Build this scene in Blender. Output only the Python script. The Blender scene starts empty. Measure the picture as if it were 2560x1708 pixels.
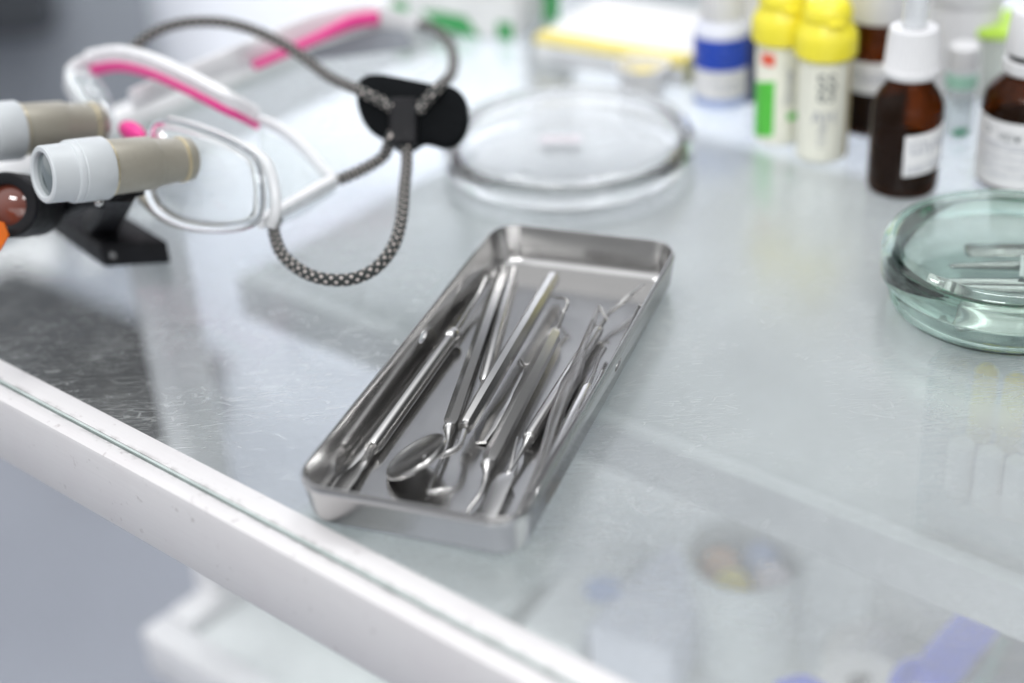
import bpy, bmesh, math, random
from mathutils import Vector, Matrix
random.seed(7)
scene = bpy.context.scene
COL = scene.collection
rad = math.radians

# ------------------------------------------------------------------ camera
CAM_H, CAM_F, CAM_PITCH, CAM_ROLL = 0.3144, 3765.36, 0.54145, -0.06734   # metres, pixels at 2560 wide, radians
FW = Vector((0, math.cos(CAM_PITCH), -math.sin(CAM_PITCH)))
_rt = Vector((1, 0, 0)); _up = _rt.cross(FW)
RT = math.cos(CAM_ROLL)*_rt + math.sin(CAM_ROLL)*_up
UP = -math.sin(CAM_ROLL)*_rt + math.cos(CAM_ROLL)*_up
CP = Vector((0, 0, CAM_H))
cam = bpy.data.cameras.new('camera'); camo = bpy.data.objects.new('camera', cam); COL.objects.link(camo)
camo.matrix_world = Matrix(((RT.x, UP.x, -FW.x, CP.x), (RT.y, UP.y, -FW.y, CP.y), (RT.z, UP.z, -FW.z, CP.z), (0, 0, 0, 1)))
cam.sensor_width = 36; cam.lens = CAM_F*36/2560
cam.clip_start = 0.02; cam.clip_end = 60
cam.dof.use_dof = True; cam.dof.focus_distance = 0.565; cam.dof.aperture_fstop = 3.0
cam.dof.aperture_blades = 0
scene.camera = camo

def ray(x, y):
    return (FW*CAM_F + RT*(x-1280) - UP*(y-854)).normalized()
def P(x, y, z=0.0):                    # photograph position -> point on the level plane z
    d = ray(x, y); return CP + d*((z-CAM_H)/d.z)
def PD(x, y, dep):                     # photograph position -> point at that distance along the view axis
    d = ray(x, y); return CP + d*(dep/d.dot(FW))
DD = Vector((.749, -.663, 0)); NN = Vector((.663, .749, 0))     # along / across the trolley
def W3(d, n, z): return DD*d + NN*n + Vector((0, 0, z))

# ------------------------------------------------------------------ world, lamps, exposure
world = bpy.data.worlds.new('World'); scene.world = world; world.use_nodes = True
wn, wl = world.node_tree.nodes, world.node_tree.links
wn.clear()
wo = wn.new('ShaderNodeOutputWorld'); wb = wn.new('ShaderNodeBackground'); wl.new(wb.outputs[0], wo.inputs[0])
tc = wn.new('ShaderNodeTexCoord')
def wdot(v, lo, hi, a, b):
    n = wn.new('ShaderNodeVectorMath'); n.operation = 'DOT_PRODUCT'; n.inputs[1].default_value = v
    wl.new(tc.outputs['Generated'], n.inputs[0])
    m = wn.new('ShaderNodeMapRange'); m.interpolation_type = 'SMOOTHSTEP'
    m.inputs[1].default_value = lo; m.inputs[2].default_value = hi; m.inputs[3].default_value = a; m.inputs[4].default_value = b
    wl.new(n.outputs['Value'], m.inputs[0]); return m.outputs[0]
f1 = wdot(Vector((-.25, .5, .83)).normalized(), -.35, .75, .17, 1.10)   # bright ceiling and far side, dim behind the camera
f2 = wdot(Vector((1, .3, .2)).normalized(), .60, .88, 1.0, .07)      # dim side of the room to the right
mm = wn.new('ShaderNodeMath'); mm.operation = 'MULTIPLY'; wl.new(f1, mm.inputs[0]); wl.new(f2, mm.inputs[1])
wl.new(mm.outputs[0], wb.inputs['Strength']); wb.inputs['Color'].default_value = (.965, .98, 1, 1)

def area(loc, target, sx, sy, power, color=(1, 1, 1)):
    l = bpy.data.lights.new('ceiling_or_fill_light', 'AREA'); l.shape = 'RECTANGLE'; l.size = sx; l.size_y = sy
    l.energy = power; l.color = color
    o = bpy.data.objects.new('ceiling_or_fill_light', l); COL.objects.link(o); o.location = loc
    o.rotation_euler = (Vector(target)-Vector(loc)).to_track_quat('-Z', 'Y').to_euler(); return o
area((-.55, 1.25, 1.75), (-.1, .6, 0), .55, .14, 6)
area((.45, 1.15, 1.75), (.1, .6, 0), .55, .14, 6)
area((-.55, -.75, 1.55), (-.1, .6, 0), .6, .16, 9)  # pair of fill lamps added behind the camera for upright surfaces
area((.50, -.80, 1.55), (.1, .6, 0), .6, .16, 9)
area((-.45, -1.35, .42), (-.1, .6, -.25), 1.2, .6, 2.2)  # low pair added in front to brighten the lower shelf
area((.55, -1.3, .42), (.15, .6, -.25), 1.2, .6, 2.2)
wl_ = area((.2, 1.5, 2.05), (.25, 2.75, -.1), 1.8, .15, 27); wl_.data.spread = rad(62)  # extra lamp added only to brighten the far wall
scene.view_settings.view_transform = 'Standard'; scene.view_settings.look = 'None'
scene.view_settings.exposure = 0.19; scene.view_settings.gamma = 1; scene.view_settings.use_curve_mapping = False
scene.render.engine = 'CYCLES'
cy = scene.cycles
cy.use_denoising = True
try: cy.denoiser = 'OPENIMAGEDENOISE'
except Exception: pass
cy.max_bounces = 20; cy.transparent_max_bounces = 24; cy.transmission_bounces = 16; cy.glossy_bounces = 8; cy.diffuse_bounces = 4
cy.caustics_refractive = True; cy.caustics_reflective = True; cy.blur_glossy = 0.6; cy.sample_clamp_indirect = 6

# ------------------------------------------------------------------ materials
MAT = {}
class NT:
    def __init__(s, name):
        s.m = bpy.data.materials.new(name); s.m.use_nodes = True
        s.n = s.m.node_tree.nodes; s.l = s.m.node_tree.links; s.n.clear()
        s.out = s.n.new('ShaderNodeOutputMaterial')
    def node(s, t, **kw):
        n = s.n.new(t)
        for k, v in kw.items(): setattr(n, k, v)
        return n
    def link(s, a, b): s.l.new(a, b)
    def val(s, sock, v):
        if hasattr(v, 'is_output'): s.l.new(v, sock)
        else: sock.default_value = v
    def math(s, op, a, b=0.0, clamp=False):
        n = s.node('ShaderNodeMath', operation=op, use_clamp=clamp); s.val(n.inputs[0], a); s.val(n.inputs[1], b); return n.outputs[0]
    def maprange(s, v, a, b, c, d):
        n = s.node('ShaderNodeMapRange'); s.val(n.inputs[0], v)
        for i, x in enumerate((a, b, c, d)): n.inputs[i+1].default_value = x
        return n.outputs[0]
    def coord(s, which='Object'): return s.node('ShaderNodeTexCoord').outputs[which]
    def mapping(s, vec, scale=(1, 1, 1), rot=(0, 0, 0)):
        n = s.node('ShaderNodeMapping'); s.val(n.inputs['Vector'], vec); n.inputs['Scale'].default_value = scale; n.inputs['Rotation'].default_value = rot
        return n.outputs[0]
    def noise(s, vec, scale, detail=3, rough=.55):
        n = s.node('ShaderNodeTexNoise'); s.val(n.inputs['Vector'], vec); n.inputs['Scale'].default_value = scale
        n.inputs['Detail'].default_value = detail; n.inputs['Roughness'].default_value = rough; return n.outputs[0]
    def mixc(s, f, a, b):
        n = s.node('ShaderNodeMix', data_type='RGBA'); s.val(n.inputs[0], f); s.val(n.inputs[6], a); s.val(n.inputs[7], b); return n.outputs[2]
    def mixs(s, f, a, b):
        n = s.node('ShaderNodeMixShader'); s.val(n.inputs[0], f); s.l.new(a, n.inputs[1]); s.l.new(b, n.inputs[2]); return n.outputs[0]
    def bump(s, h, strength, dist=.001):
        n = s.node('ShaderNodeBump'); s.val(n.inputs['Height'], h); n.inputs['Strength'].default_value = strength; n.inputs['Distance'].default_value = dist
        return n.outputs[0]
    def fin(s, sh): s.l.new(sh, s.out.inputs[0]); return s.m

def c4(c): return (c[0], c[1], c[2], 1.0)
def plain(name, col, rough=.45, metal=0.0, var=.06, scale=120, spec=.5, bump=.0, coat=0.0, bscale=900, sss=0):
    t = NT(name); b = t.node('ShaderNodeBsdfPrincipled')
    co = t.coord(); n = t.noise(co, scale, 4)
    f = t.maprange(n, .3, .7, 1-var, 1+var)
    mul = t.node('ShaderNodeVectorMath', operation='SCALE'); mul.inputs[0].default_value = col[:3]; t.link(f, mul.inputs['Scale'])
    t.link(mul.outputs[0], b.inputs['Base Color'])
    t.link(t.maprange(t.noise(co, scale*2.3, 3), .3, .7, max(.02, rough*.8), min(1, rough*1.2)), b.inputs['Roughness'])
    b.inputs['Metallic'].default_value = metal; b.inputs['Specular IOR Level'].default_value = spec
    b.inputs['Coat Weight'].default_value = coat
    if sss: b.inputs['Subsurface Weight'].default_value = sss; b.inputs['Subsurface Radius'].default_value = (.004, .004, .004); b.inputs['Subsurface Scale'].default_value = 1.0
    if bump: t.link(t.bump(t.noise(co, bscale, 3), bump, .0004), b.inputs['Normal'])
    MAT[name] = t.fin(b.outputs[0]); return MAT[name]

def steel(name, col=(.60, .595, .59), rough=.16, scr=.25, scale=(1, 1, 1), rot=0.0):
    t = NT(name); b = t.node('ShaderNodeBsdfPrincipled'); co = t.coord()
    mp = t.mapping(co, scale, (0, 0, rot))
    n1 = t.noise(mp, 300, 2, .5); n2 = t.noise(co, 45, 3)
    b.inputs['Metallic'].default_value = 1; b.inputs['Base Color'].default_value = c4(col)
    r = t.math('ADD', t.maprange(n1, .3, .7, rough*.9, rough*1.1), t.maprange(n2, .4, .7, 0, .06))
    (t.link(r, b.inputs['Roughness']) if scr else setattr(b.inputs['Roughness'], 'default_value', rough))
    if scr: t.link(t.bump(n1, scr, .00008), b.inputs['Normal'])
    MAT[name] = t.fin(b.outputs[0]); return MAT[name]

def clear(name, tint=(.96, .985, .98), base=.05, edge=.6, body=(.85, .87, .87), rough=.06, spec=1.4):
    """thin clear sheet: see-through face on, whiter and shinier at grazing angles"""
    t = NT(name); lw = t.node('ShaderNodeLayerWeight'); lw.inputs['Blend'].default_value = .35
    l2 = t.node('ShaderNodeLayerWeight'); l2.inputs['Blend'].default_value = .5
    tr = t.node('ShaderNodeBsdfTransparent'); tr.inputs[0].default_value = c4(tint)
    df = t.node('ShaderNodeBsdfDiffuse'); df.inputs[0].default_value = c4(body)
    gl = t.node('ShaderNodeBsdfGlossy'); gl.inputs['Roughness'].default_value = rough; gl.inputs[0].default_value = (1, 1, 1, 1)
    f = t.math('ADD', t.math('MULTIPLY', lw.outputs['Facing'], edge), base, True)
    f = t.math('ADD', t.math('MULTIPLY', t.math('POWER', l2.outputs['Facing'], 3), edge), base, True)
    a = t.mixs(f, tr.outputs[0], df.outputs[0])
    g = t.math('MULTIPLY', t.math('ADD', t.math('MULTIPLY', t.math('POWER', l2.outputs['Facing'], 5), .85), .035), spec, True)
    MAT[name] = t.fin(t.mixs(g, a, gl.outputs[0])); return MAT[name]

def real_glass(name, col=(1, 1, 1), ior=1.48, rough=0.0, absorb=None, density=0):
    t = NT(name); g = t.node('ShaderNodeBsdfGlass'); g.inputs['Color'].default_value = c4(col); g.inputs['IOR'].default_value = ior; g.inputs['Roughness'].default_value = rough
    t.link(g.outputs[0], t.out.inputs[0])
    if absorb:
        v = t.node('ShaderNodeVolumeAbsorption'); v.inputs['Color'].default_value = c4(absorb); v.inputs['Density'].default_value = density
        t.link(v.outputs[0], t.out.inputs['Volume'])
    MAT[name] = t.m; return t.m

plain('white_paint', (.80, .80, .815), .32, var=.03, scale=60, bump=.04)
# brushed and slightly dirty white rail
t = NT('rail_paint'); b = t.node('ShaderNodeBsdfPrincipled'); co = t.coord()
mp = t.mapping(co, (1, 22, 22), (0, 0, rad(-41.5)))
mp2 = t.node('ShaderNodeVectorRotate'); mp2.rotation_type = 'Z_AXIS'; mp2.inputs['Angle'].default_value = rad(41.5); t.link(co, mp2.inputs[0])
st = t.noise(t.mapping(mp2.outputs[0], (12, 260, 260)), 3, 6, .65)
dirt = t.maprange(t.noise(co, 240, 4, .6), .64, .72, 0, 1.0)
dirt2 = t.maprange(t.noise(co, 38, 4, .6), .45, .75, 0, .35)
c = t.mixc(st, (.61, .595, .605, 1), (.69, .68, .685, 1)); c = t.mixc(t.math('MULTIPLY', dirt, .6), c, (.36, .33, .33, 1)); c = t.mixc(dirt2, c, (.6, .565, .585, 1))
dn2 = t.node('ShaderNodeVectorMath', operation='DOT_PRODUCT'); t.link(co, dn2.inputs[0]); dn2.inputs[1].default_value = NN
near_seam = t.maprange(t.math('ABSOLUTE', t.math('SUBTRACT', dn2.outputs['Value'], .2505)), .0006, .0030, 1, 0)
c = t.mixc(t.math('MULTIPLY', near_seam, t.maprange(t.noise(co, 130, 5, .7), .46, .60, 0, .9), True), c, (.34, .33, .33, 1))
t.link(c, b.inputs['Base Color']); b.inputs['Roughness'].default_value = .38; t.link(t.bump(st, .25, .0003), b.inputs['Normal'])
MAT['rail_paint'] = t.fin(b.outputs[0])

# glass sheet of the trolley top: part mirror, part see-through, finely scratched, with pale haze painted over middle and right
t = NT('glass_sheet'); co = t.coord()
masks = None
for k, (ang, sc) in enumerate([(12, 1.0), (58, 1.3), (101, .7), (149, 1.15), (80, 1.7), (33, .55), (127, 1.9)]):
    mp = t.mapping(co, (11*sc, 110*sc, 1), (0, 0, rad(ang)))
    w = t.node('ShaderNodeVectorMath', operation='ADD'); t.link(mp, w.inputs[0])
    nz = t.node('ShaderNodeTexNoise'); nz.inputs['Scale'].default_value = 22; t.link(co, nz.inputs['Vector'])
    sc_ = t.node('ShaderNodeVectorMath', operation='SCALE'); t.link(nz.outputs[1], sc_.inputs[0]); sc_.inputs['Scale'].default_value = .35
    t.link(sc_.outputs[0], w.inputs[1])
    vo = t.node('ShaderNodeTexVoronoi', feature='DISTANCE_TO_EDGE'); vo.inputs['Scale'].default_value = 2.2; t.link(w.outputs[0], vo.inputs['Vector'])
    ln = t.maprange(vo.outputs['Distance'], .002, .026, 1, 0)
    br = t.maprange(t.noise(co, 60+25*k, 2), .48, .60, 0, 1)
    ln = t.math('MULTIPLY', ln, br, True)
    masks = ln if masks is None else t.math('MAXIMUM', masks, ln)
patch = t.maprange(t.noise(co, 7, 3), .35, .7, .45, 1.0)
scr = t.math('MULTIPLY', masks, patch, True)
fine = t.noise(t.mapping(co, (60, 500, 1), (0, 0, rad(25))), 3, 4)
smear = t.noise(co, 16, 5, .6)
lw = t.node('ShaderNodeFresnel'); lw.inputs['IOR'].default_value = 1.55
refl = t.math('ADD', t.math('MULTIPLY', lw.outputs[0], 1.7), .07, True)
sx_ = t.node('ShaderNodeVectorMath', operation='DOT_PRODUCT'); t.link(co, sx_.inputs[0]); sx_.inputs[1].default_value = DD
sy_ = t.node('ShaderNodeVectorMath', operation='DOT_PRODUCT'); t.link(co, sy_.inputs[0]); sy_.inputs[1].default_value = NN
front = t.maprange(sy_.outputs['Value'], .29, .43, .18, 1); front.node.interpolation_type = 'SMOOTHSTEP'
bright_haze = t.maprange(t.math('ADD', sx_.outputs['Value'], t.maprange(t.noise(co, 5, 3), .3, .7, -.06, .06)), -.44, -.24, 0, 1)   # painted haze brightens middle and right, left end stays dark
bright_haze.node.interpolation_type = 'SMOOTHSTEP'; clr = bright_haze; bright_haze = t.math('MULTIPLY', bright_haze, front)
haze = t.math('ADD', t.math('MULTIPLY', scr, t.math('ADD', t.math('MULTIPLY', t.math('SUBTRACT', 1.0, clr), .20), .035)), t.math('ADD', t.maprange(smear, .3, .8, .05, .08), t.math('MULTIPLY', bright_haze, .21)), True)
rough = t.math('ADD', t.maprange(smear, .3, .7, .22, .29), t.math('MULTIPLY', scr, .06))
tr = t.node('ShaderNodeBsdfTransparent'); tr.inputs[0].default_value = (.965, .985, .985, 1)
df = t.node('ShaderNodeBsdfDiffuse'); df.inputs[0].default_value = (.84, .87, .87, 1)
gl = t.node('ShaderNodeBsdfGlossy'); t.link(rough, gl.inputs['Roughness']); gl.inputs[0].default_value = (.95, .975, .98, 1)
gl2 = t.node('ShaderNodeBsdfGlossy'); gl2.inputs['Roughness'].default_value = .07; gl2.inputs[0].default_value = (.95, .975, .98, 1)
bp = t.bump(t.math('ADD', scr, t.math('MULTIPLY', fine, .35)), .05, .0002)
t.link(bp, gl.inputs['Normal']); t.link(bp, df.inputs['Normal'])
base = t.mixs(haze, tr.outputs[0], df.outputs[0])
g = t.mixs(.05, gl.outputs[0], gl2.outputs[0])
MAT['glass_sheet'] = t.fin(t.mixs(refl, base, g))
# underside and edge of that sheet
t = NT('glass_under'); tr = t.node('ShaderNodeBsdfTransparent'); tr.inputs[0].default_value = (.985, 1, .995, 1); MAT['glass_under'] = t.fin(tr.outputs[0])
plain('glass_edge', (.50, .57, .555), .12, var=.1)

steel('steel_tray', (.55, .545, .54), .16, .02, (1, 14, 14), rad(-68))
steel('steel_tool', (.49, .485, .48), .25, 0)
steel('steel_dark', (.34, .335, .33), .22, .03)
# serrated grip of the tweezers: fine cross grooves
t = NT('steel_serrated'); b = t.node('ShaderNodeBsdfPrincipled'); b.inputs['Metallic'].default_value = 1; b.inputs['Base Color'].default_value = (.36, .35, .345, 1); b.inputs['Roughness'].default_value = .25
wv = t.node('ShaderNodeTexWave'); wv.bands_direction = 'Y'; wv.inputs['Scale'].default_value = 160; t.link(t.coord(), wv.inputs['Vector'])
t.link(t.bump(wv.outputs[1], 1, .0006), b.inputs['Normal']); MAT['steel_serrated'] = t.fin(b.outputs[0])

real_glass('dish_clear', (1, 1, 1), 1.46, 0, (.90, .955, .92), 4)
real_glass('rim_clear', (.99, .99, .99), 1.42, .05)
real_glass('dish_green', (.97, 1, .985), 1.5, 0, (.36, .71, .60), 34)
clear('clear_plastic', (.96, .98, .985), .10, .55, (.86, .87, .88), .08, 1.3)
clear('frame_soft', (.95, .965, .97), .56, .5, (.88, .88, .89), .12, .8)
clear('frame_milky', (.95, .965, .97), .74, .3, (.86, .86, .88), .12, .8)
clear('lens_clear', (.94, .965, .97), .24, .45, (.86, .89, .89), .02, 1.5)
clear('organizer_clear', (.94, .965, .965), .11, .6, (.72, .78, .78), .05, 1.4)
clear('pipette_clear', (.95, .96, .97), .34, .5, (.86, .87, .88), .08, 1.2)
clear('frosted', (.93, .95, .93), .38, .45, (.84, .86, .84), .25, .8)
clear('wrap_clear', (.95, .97, .97), .2, .5, (.86, .88, .9), .12, 1.4)
def amber(name, tint, body, f=.35):
    t = NT(name); lw = t.node('ShaderNodeLayerWeight'); lw.inputs['Blend'].default_value = .3
    tr = t.node('ShaderNodeBsdfTransparent'); tr.inputs[0].default_value = c4(tint)
    df = t.node('ShaderNodeBsdfDiffuse'); df.inputs[0].default_value = c4(body)
    gl = t.node('ShaderNodeBsdfGlossy'); gl.inputs['Roughness'].default_value = .03; gl.inputs[0].default_value = (1, 1, 1, 1)
    l2 = t.node('ShaderNodeLayerWeight'); l2.inputs['Blend'].default_value = .5; fr = t.math('ADD', t.math('MULTIPLY', t.math('POWER', l2.outputs['Facing'], 5), .55), .013)
    MAT[name] = t.fin(t.mixs(fr, t.mixs(t.math('ADD', t.math('MULTIPLY', lw.outputs['Facing'], .5), f, True), tr.outputs[0], df.outputs[0]), gl.outputs[0]))
amber('amber_glass', (.46, .19, .05), (.022, .009, .003))
plain('amber_liquid', (.026, .009, .003), .6, var=.1, spec=0)
plain('white_plastic', (.73, .73, .745), .35, var=.02, sss=0)
plain('label_paper', (.80, .80, .81), .6, var=.03, scale=300)
plain('ink', (.10, .12, .13), .6)
plain('ink_grey', (.34, .36, .42), .6)
plain('ink_green', (.06, .40, .22), .5)
plain('yellow_plastic', (.86, .76, .05), .33, var=.03)
plain('cream_label', (.80, .80, .70), .45, var=.03)
plain('tan_edge', (.50, .40, .20), .5)
plain('green_print', (.10, .55, .06), .4)
plain('red_print', (.80, .12, .07), .4)
plain('blue_print', (.02, .07, .48), .3)
plain('pale_blue', (.38, .47, .75), .35)
plain('navy', (.015, .025, .09), .35)
plain('lime_plastic', (.52, .80, .08), .4)
plain('mint_print', (.42, .72, .58), .5)
plain('pouch_white', (.78, .79, .79), .35, var=.05, scale=50, bump=.3, bscale=90)
plain('pouch_green', (.05, .33, .10), .4, var=.1)
plain('red_cap', (.55, .10, .06), .4)
plain('carton_white', (.80, .79, .79), .55, var=.03)
plain('carton_yellow', (.82, .68, .16), .5)
plain('carton_olive', (.42, .40, .16), .55)  # yellowish end face, its shade mixed into the colour
plain('carton_face', (.80, .81, .82), .55)
plain('black_plastic', (.008, .008, .010), .5, var=.2, bump=.05, spec=.2)
plain('black_fabric', (.006, .007, .008), .9, var=.25, scale=700, bump=.3, bscale=1500, spec=.08)
plain('scope_white', (.56, .59, .61), .4, var=.02)
plain('scope_taupe', (.335, .315, .265), .42, var=.03, metal=.25, scale=500)
plain('scope_gold', (.62, .54, .36), .3, metal=.6)
plain('pink_rubber', (.78, .045, .28), .45, var=.04)
plain('frame_white', (.80, .80, .82), .28, var=.02)
t = NT('orange_filter'); b = t.node('ShaderNodeBsdfPrincipled'); b.inputs['Base Color'].default_value = (.90, .20, .01, 1); b.inputs['Roughness'].default_value = .1; b.inputs['Transmission Weight'].default_value = .4; MAT['orange_filter'] = t.fin(b.outputs[0])
t = NT('optic_lens'); b = t.node('ShaderNodeBsdfPrincipled'); b.inputs['Base Color'].default_value = (.10, .13, .135, 1); b.inputs['Roughness'].default_value = .04; b.inputs['Coat Weight'].default_value = 1; MAT['optic_lens'] = t.fin(b.outputs[0])
t = NT('lamp_lens'); b = t.node('ShaderNodeBsdfPrincipled'); b.inputs['Base Color'].default_value = (.16, .045, .03, 1); b.inputs['Roughness'].default_value = .05; b.inputs['Coat Weight'].default_value = 1; MAT['lamp_lens'] = t.fin(b.outputs[0])
# braided cord: two families of diagonal threads, pale flecks on black
t = NT('braided_cord'); b = t.node('ShaderNodeBsdfPrincipled'); uv = t.coord('UV'); sp = t.node('ShaderNodeSeparateXYZ'); t.link(uv, sp.inputs[0])
def saw(a): return t.math('SINE', t.math('MULTIPLY', a, 2*math.pi))
s1 = saw(t.math('ADD', t.math('MULTIPLY', sp.outputs[0], 4), sp.outputs[1])); s2 = saw(t.math('SUBTRACT', t.math('MULTIPLY', sp.outputs[0], 4), sp.outputs[1]))
both = t.math('MULTIPLY', t.maprange(s1, .0, .5, 0, 1), t.maprange(s2, .0, .5, 0, 1), True)
t.link(t.mixc(both, (.020, .026, .026, 1), (.58, .52, .49, 1)), b.inputs['Base Color']); b.inputs['Roughness'].default_value = .75
t.link(t.bump(t.math('MULTIPLY', s1, s2), .6, .0005), b.inputs['Normal']); MAT['braided_cord'] = t.fin(b.outputs[0])
plain('blue_plastic', (.035, .075, .85), .35)
plain('lilac_card', (.74, .76, .86), .55)
plain('shelf_front_lit', (.52, .54, .55), .4)  # paler shelf tone, light on the front put into the colour
plain('packet_white', (.85, .87, .87), .5, bump=.2, bscale=80)
plain('shelf_glass', (.85, .88, .88), .15, var=.05)
plain('basin_white', (.76, .80, .80), .3)
plain('shelf_enamel', (.43, .455, .465), .4)
plain('teal_glass', (.10, .26, .25), .2)
plain('navy_card', (.03, .05, .11), .5)
plain('peach', (.80, .45, .25), .5)
plain('pale_yellow', (.88, .70, .06), .5)
plain('grey_foam', (.42, .45, .46), .7)
plain('cotton', (.78, .76, .74), .8)
plain('dark_hole', (.12, .11, .10), .8)
plain('floor_vinyl', (.33, .35, .40), .5, var=.05, scale=3)
plain('wall_paint', (.68, .70, .745), .6, var=.02, scale=2)
plain('panel_dark', (.035, .04, .046), .5, var=.05)
plain('pink_note', (.92, .82, .88), .6)
plain('curtain_dark', (.045, .05, .058), .8, var=.1)
plain('panel_grey', (.24, .26, .29), .7, var=.05, scale=4)

# ------------------------------------------------------------------ builders
def link_obj(name, me, mats, parent=None):
    o = bpy.data.objects.new(name, me); COL.objects.link(o)
    for m in (mats if isinstance(mats, (list, tuple)) else [mats]): me.materials.append(MAT[m])
    if parent is not None:
        o.parent = parent
        if parent.type == 'EMPTY': o.location = -parent.location
    return o
def obj(name, bm, mats, parent=None, smooth=True, angle=38):
    bmesh.ops.recalc_face_normals(bm, faces=bm.faces)
    lim = rad(angle)
    for f in bm.faces: f.smooth = smooth
    if smooth:
        for e in bm.edges:
            if len(e.link_faces) == 2 and e.calc_face_angle(0) > lim: e.smooth = False
    me = bpy.data.meshes.new(name); bm.to_mesh(me); bm.free()
    return link_obj(name, me, mats, parent)
def tag(o, label, cat, group=None, kind=None):
    o['label'] = label; o['category'] = cat
    if group: o['group'] = group
    if kind: o['kind'] = kind
    return o
def thing(name, loc, label, cat, group=None):
    o = bpy.data.objects.new(name, None); COL.objects.link(o); o.location = loc; o.empty_display_size = .01
    return tag(o, label, cat, group)
def structure(o): o['kind'] = 'structure'; return o

def add_box(bm, size, M, bevel=0.0, seg=2):
    b2 = bmesh.new(); bmesh.ops.create_cube(b2, size=1)
    bmesh.ops.scale(b2, vec=Vector(size), verts=b2.verts)
    if bevel: bmesh.ops.bevel(b2, geom=b2.edges[:], offset=bevel, segments=seg, affect='EDGES', profile=.5)
    bmesh.ops.transform(b2, matrix=M, verts=b2.verts); merge(bm, b2)
def merge(bm, b2):
    me = bpy.data.meshes.new('tmp'); b2.to_mesh(me); b2.free(); bm.from_mesh(me); bpy.data.meshes.remove(me)
def frame_mat(o, x, z=None):
    """matrix at o with local x along x, local z near z"""
    x = x.normalized(); z = Vector((0, 0, 1)) if z is None else z
    y = z.cross(x)
    if y.length < 1e-6: y = Vector((0, 1, 0))
    y.normalize(); z = x.cross(y)
    return Matrix(((x.x, y.x, z.x, o.x), (x.y, y.y, z.y, o.y), (x.z, y.z, z.z, o.z), (0, 0, 0, 1)))
def trolley_box(bm, d0, d1, n0, n1, z0, z1, bevel=.001):
    add_box(bm, (d1-d0, n1-n0, z1-z0), frame_mat(W3((d0+d1)/2, (n0+n1)/2, (z0+z1)/2), DD), bevel)

def lathe_into(bm, prof, M, seg=56, a0=0.0, a1=2*math.pi, uv=False):
    """revolve (r, z) points about local z; full turns close, partial turns leave an open strip"""
    full = abs(a1-a0-2*math.pi) < 1e-6
    n = seg if full else seg+1
    rings = []
    for r, z in prof:
        if r < 1e-7: rings.append([bm.verts.new(M @ Vector((0, 0, z)))])
        else: rings.append([bm.verts.new(M @ Vector((r*math.cos(a0+(a1-a0)*i/seg), r*math.sin(a0+(a1-a0)*i/seg), z))) for i in range(n)])
    for A, B in zip(rings, rings[1:]):
        for i in range(seg):
            j = (i+1) % n
            if len(A) == 1 and len(B) == 1: continue
            if len(A) == 1: bm.faces.new((A[0], B[i], B[j]))
            elif len(B) == 1: bm.faces.new((A[i], A[j], B[0]))
            else: bm.faces.new((A[i], A[j], B[j], B[i]))
def lathe(prof, M, seg=56, **k):
    bm = bmesh.new(); lathe_into(bm, prof, M, seg, **k); return bm
def up_at(p, rot=0.0): return Matrix.Translation(p) @ Matrix.Rotation(rot, 4, 'Z')

def smooth_path(pts, n=10):
    """Catmull-Rom through the points"""
    pts = [Vector(p) for p in pts]
    if len(pts) < 3: return pts
    out = []; q = [2*pts[0]-pts[1]] + pts + [2*pts[-1]-pts[-2]]
    for i in range(1, len(q)-2):
        a, b, c, d = q[i-1], q[i], q[i+1], q[i+2]
        for k in range(n):
            u = k/n
            out.append(.5*((2*b)+(c-a)*u+(2*a-5*b+4*c-d)*u*u+(3*b-a-3*c+d)*u**3))
    out.append(pts[-1]); return out
def lerp_list(vals, n):
    out = []
    for i in range(n):
        u = i/(n-1)*(len(vals)-1); k = min(int(u), len(vals)-2); out.append(vals[k]+(vals[k+1]-vals[k])*(u-k))
    return out
def tube_into(bm, pts, radii, seg=12, phase=0.0, uvlay=None, vscale=1.0, flat=None, cap=True):
    """sweep a ring along pts; radii one per point or a single number; flat=(w,h) squashes the section"""
    pts = [Vector(p) for p in pts]; n = len(pts)
    R_ = [radii]*n if isinstance(radii, (int, float)) else (radii if len(radii) == n else lerp_list(radii, n))
    rings = []; ref = None; L = 0; vs = []
    for i, p in enumerate(pts):
        t_ = (pts[min(i+1, n-1)]-pts[max(i-1, 0)]).normalized()
        if ref is None:
            ref = Vector((0, 0, 1)) if abs(t_.z) < .9 else Vector((1, 0, 0))
        s = t_.cross(ref).normalized(); u = s.cross(t_).normalized(); ref = u
        if i: L += (p-pts[i-1]).length
        vs.append(L)
        w, h = flat if flat else (1, 1)
        rings.append([bm.verts.new(p + R_[i]*(w*math.cos(phase+2*math.pi*k/seg)*s + h*math.sin(phase+2*math.pi*k/seg)*u)) for k in range(seg)])
    for a in range(n-1):
        for k in range(seg):
            j = (k+1) % seg
            f = bm.faces.new((rings[a][k], rings[a][j], rings[a+1][j], rings[a+1][k]))
            if uvlay:
                for lp, (uu, vv) in zip(f.loops, ((k/seg, vs[a]), ((k+1)/seg, vs[a]), ((k+1)/seg, vs[a+1]), (k/seg, vs[a+1]))): lp[uvlay].uv = (uu, vv*vscale)
    if cap: bm.faces.new(rings[0][::-1]); bm.faces.new(rings[-1])
    return rings
def tube(pts, radii, seg=12, **k):
    bm = bmesh.new(); tube_into(bm, pts, radii, seg, **k); return bm
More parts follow.
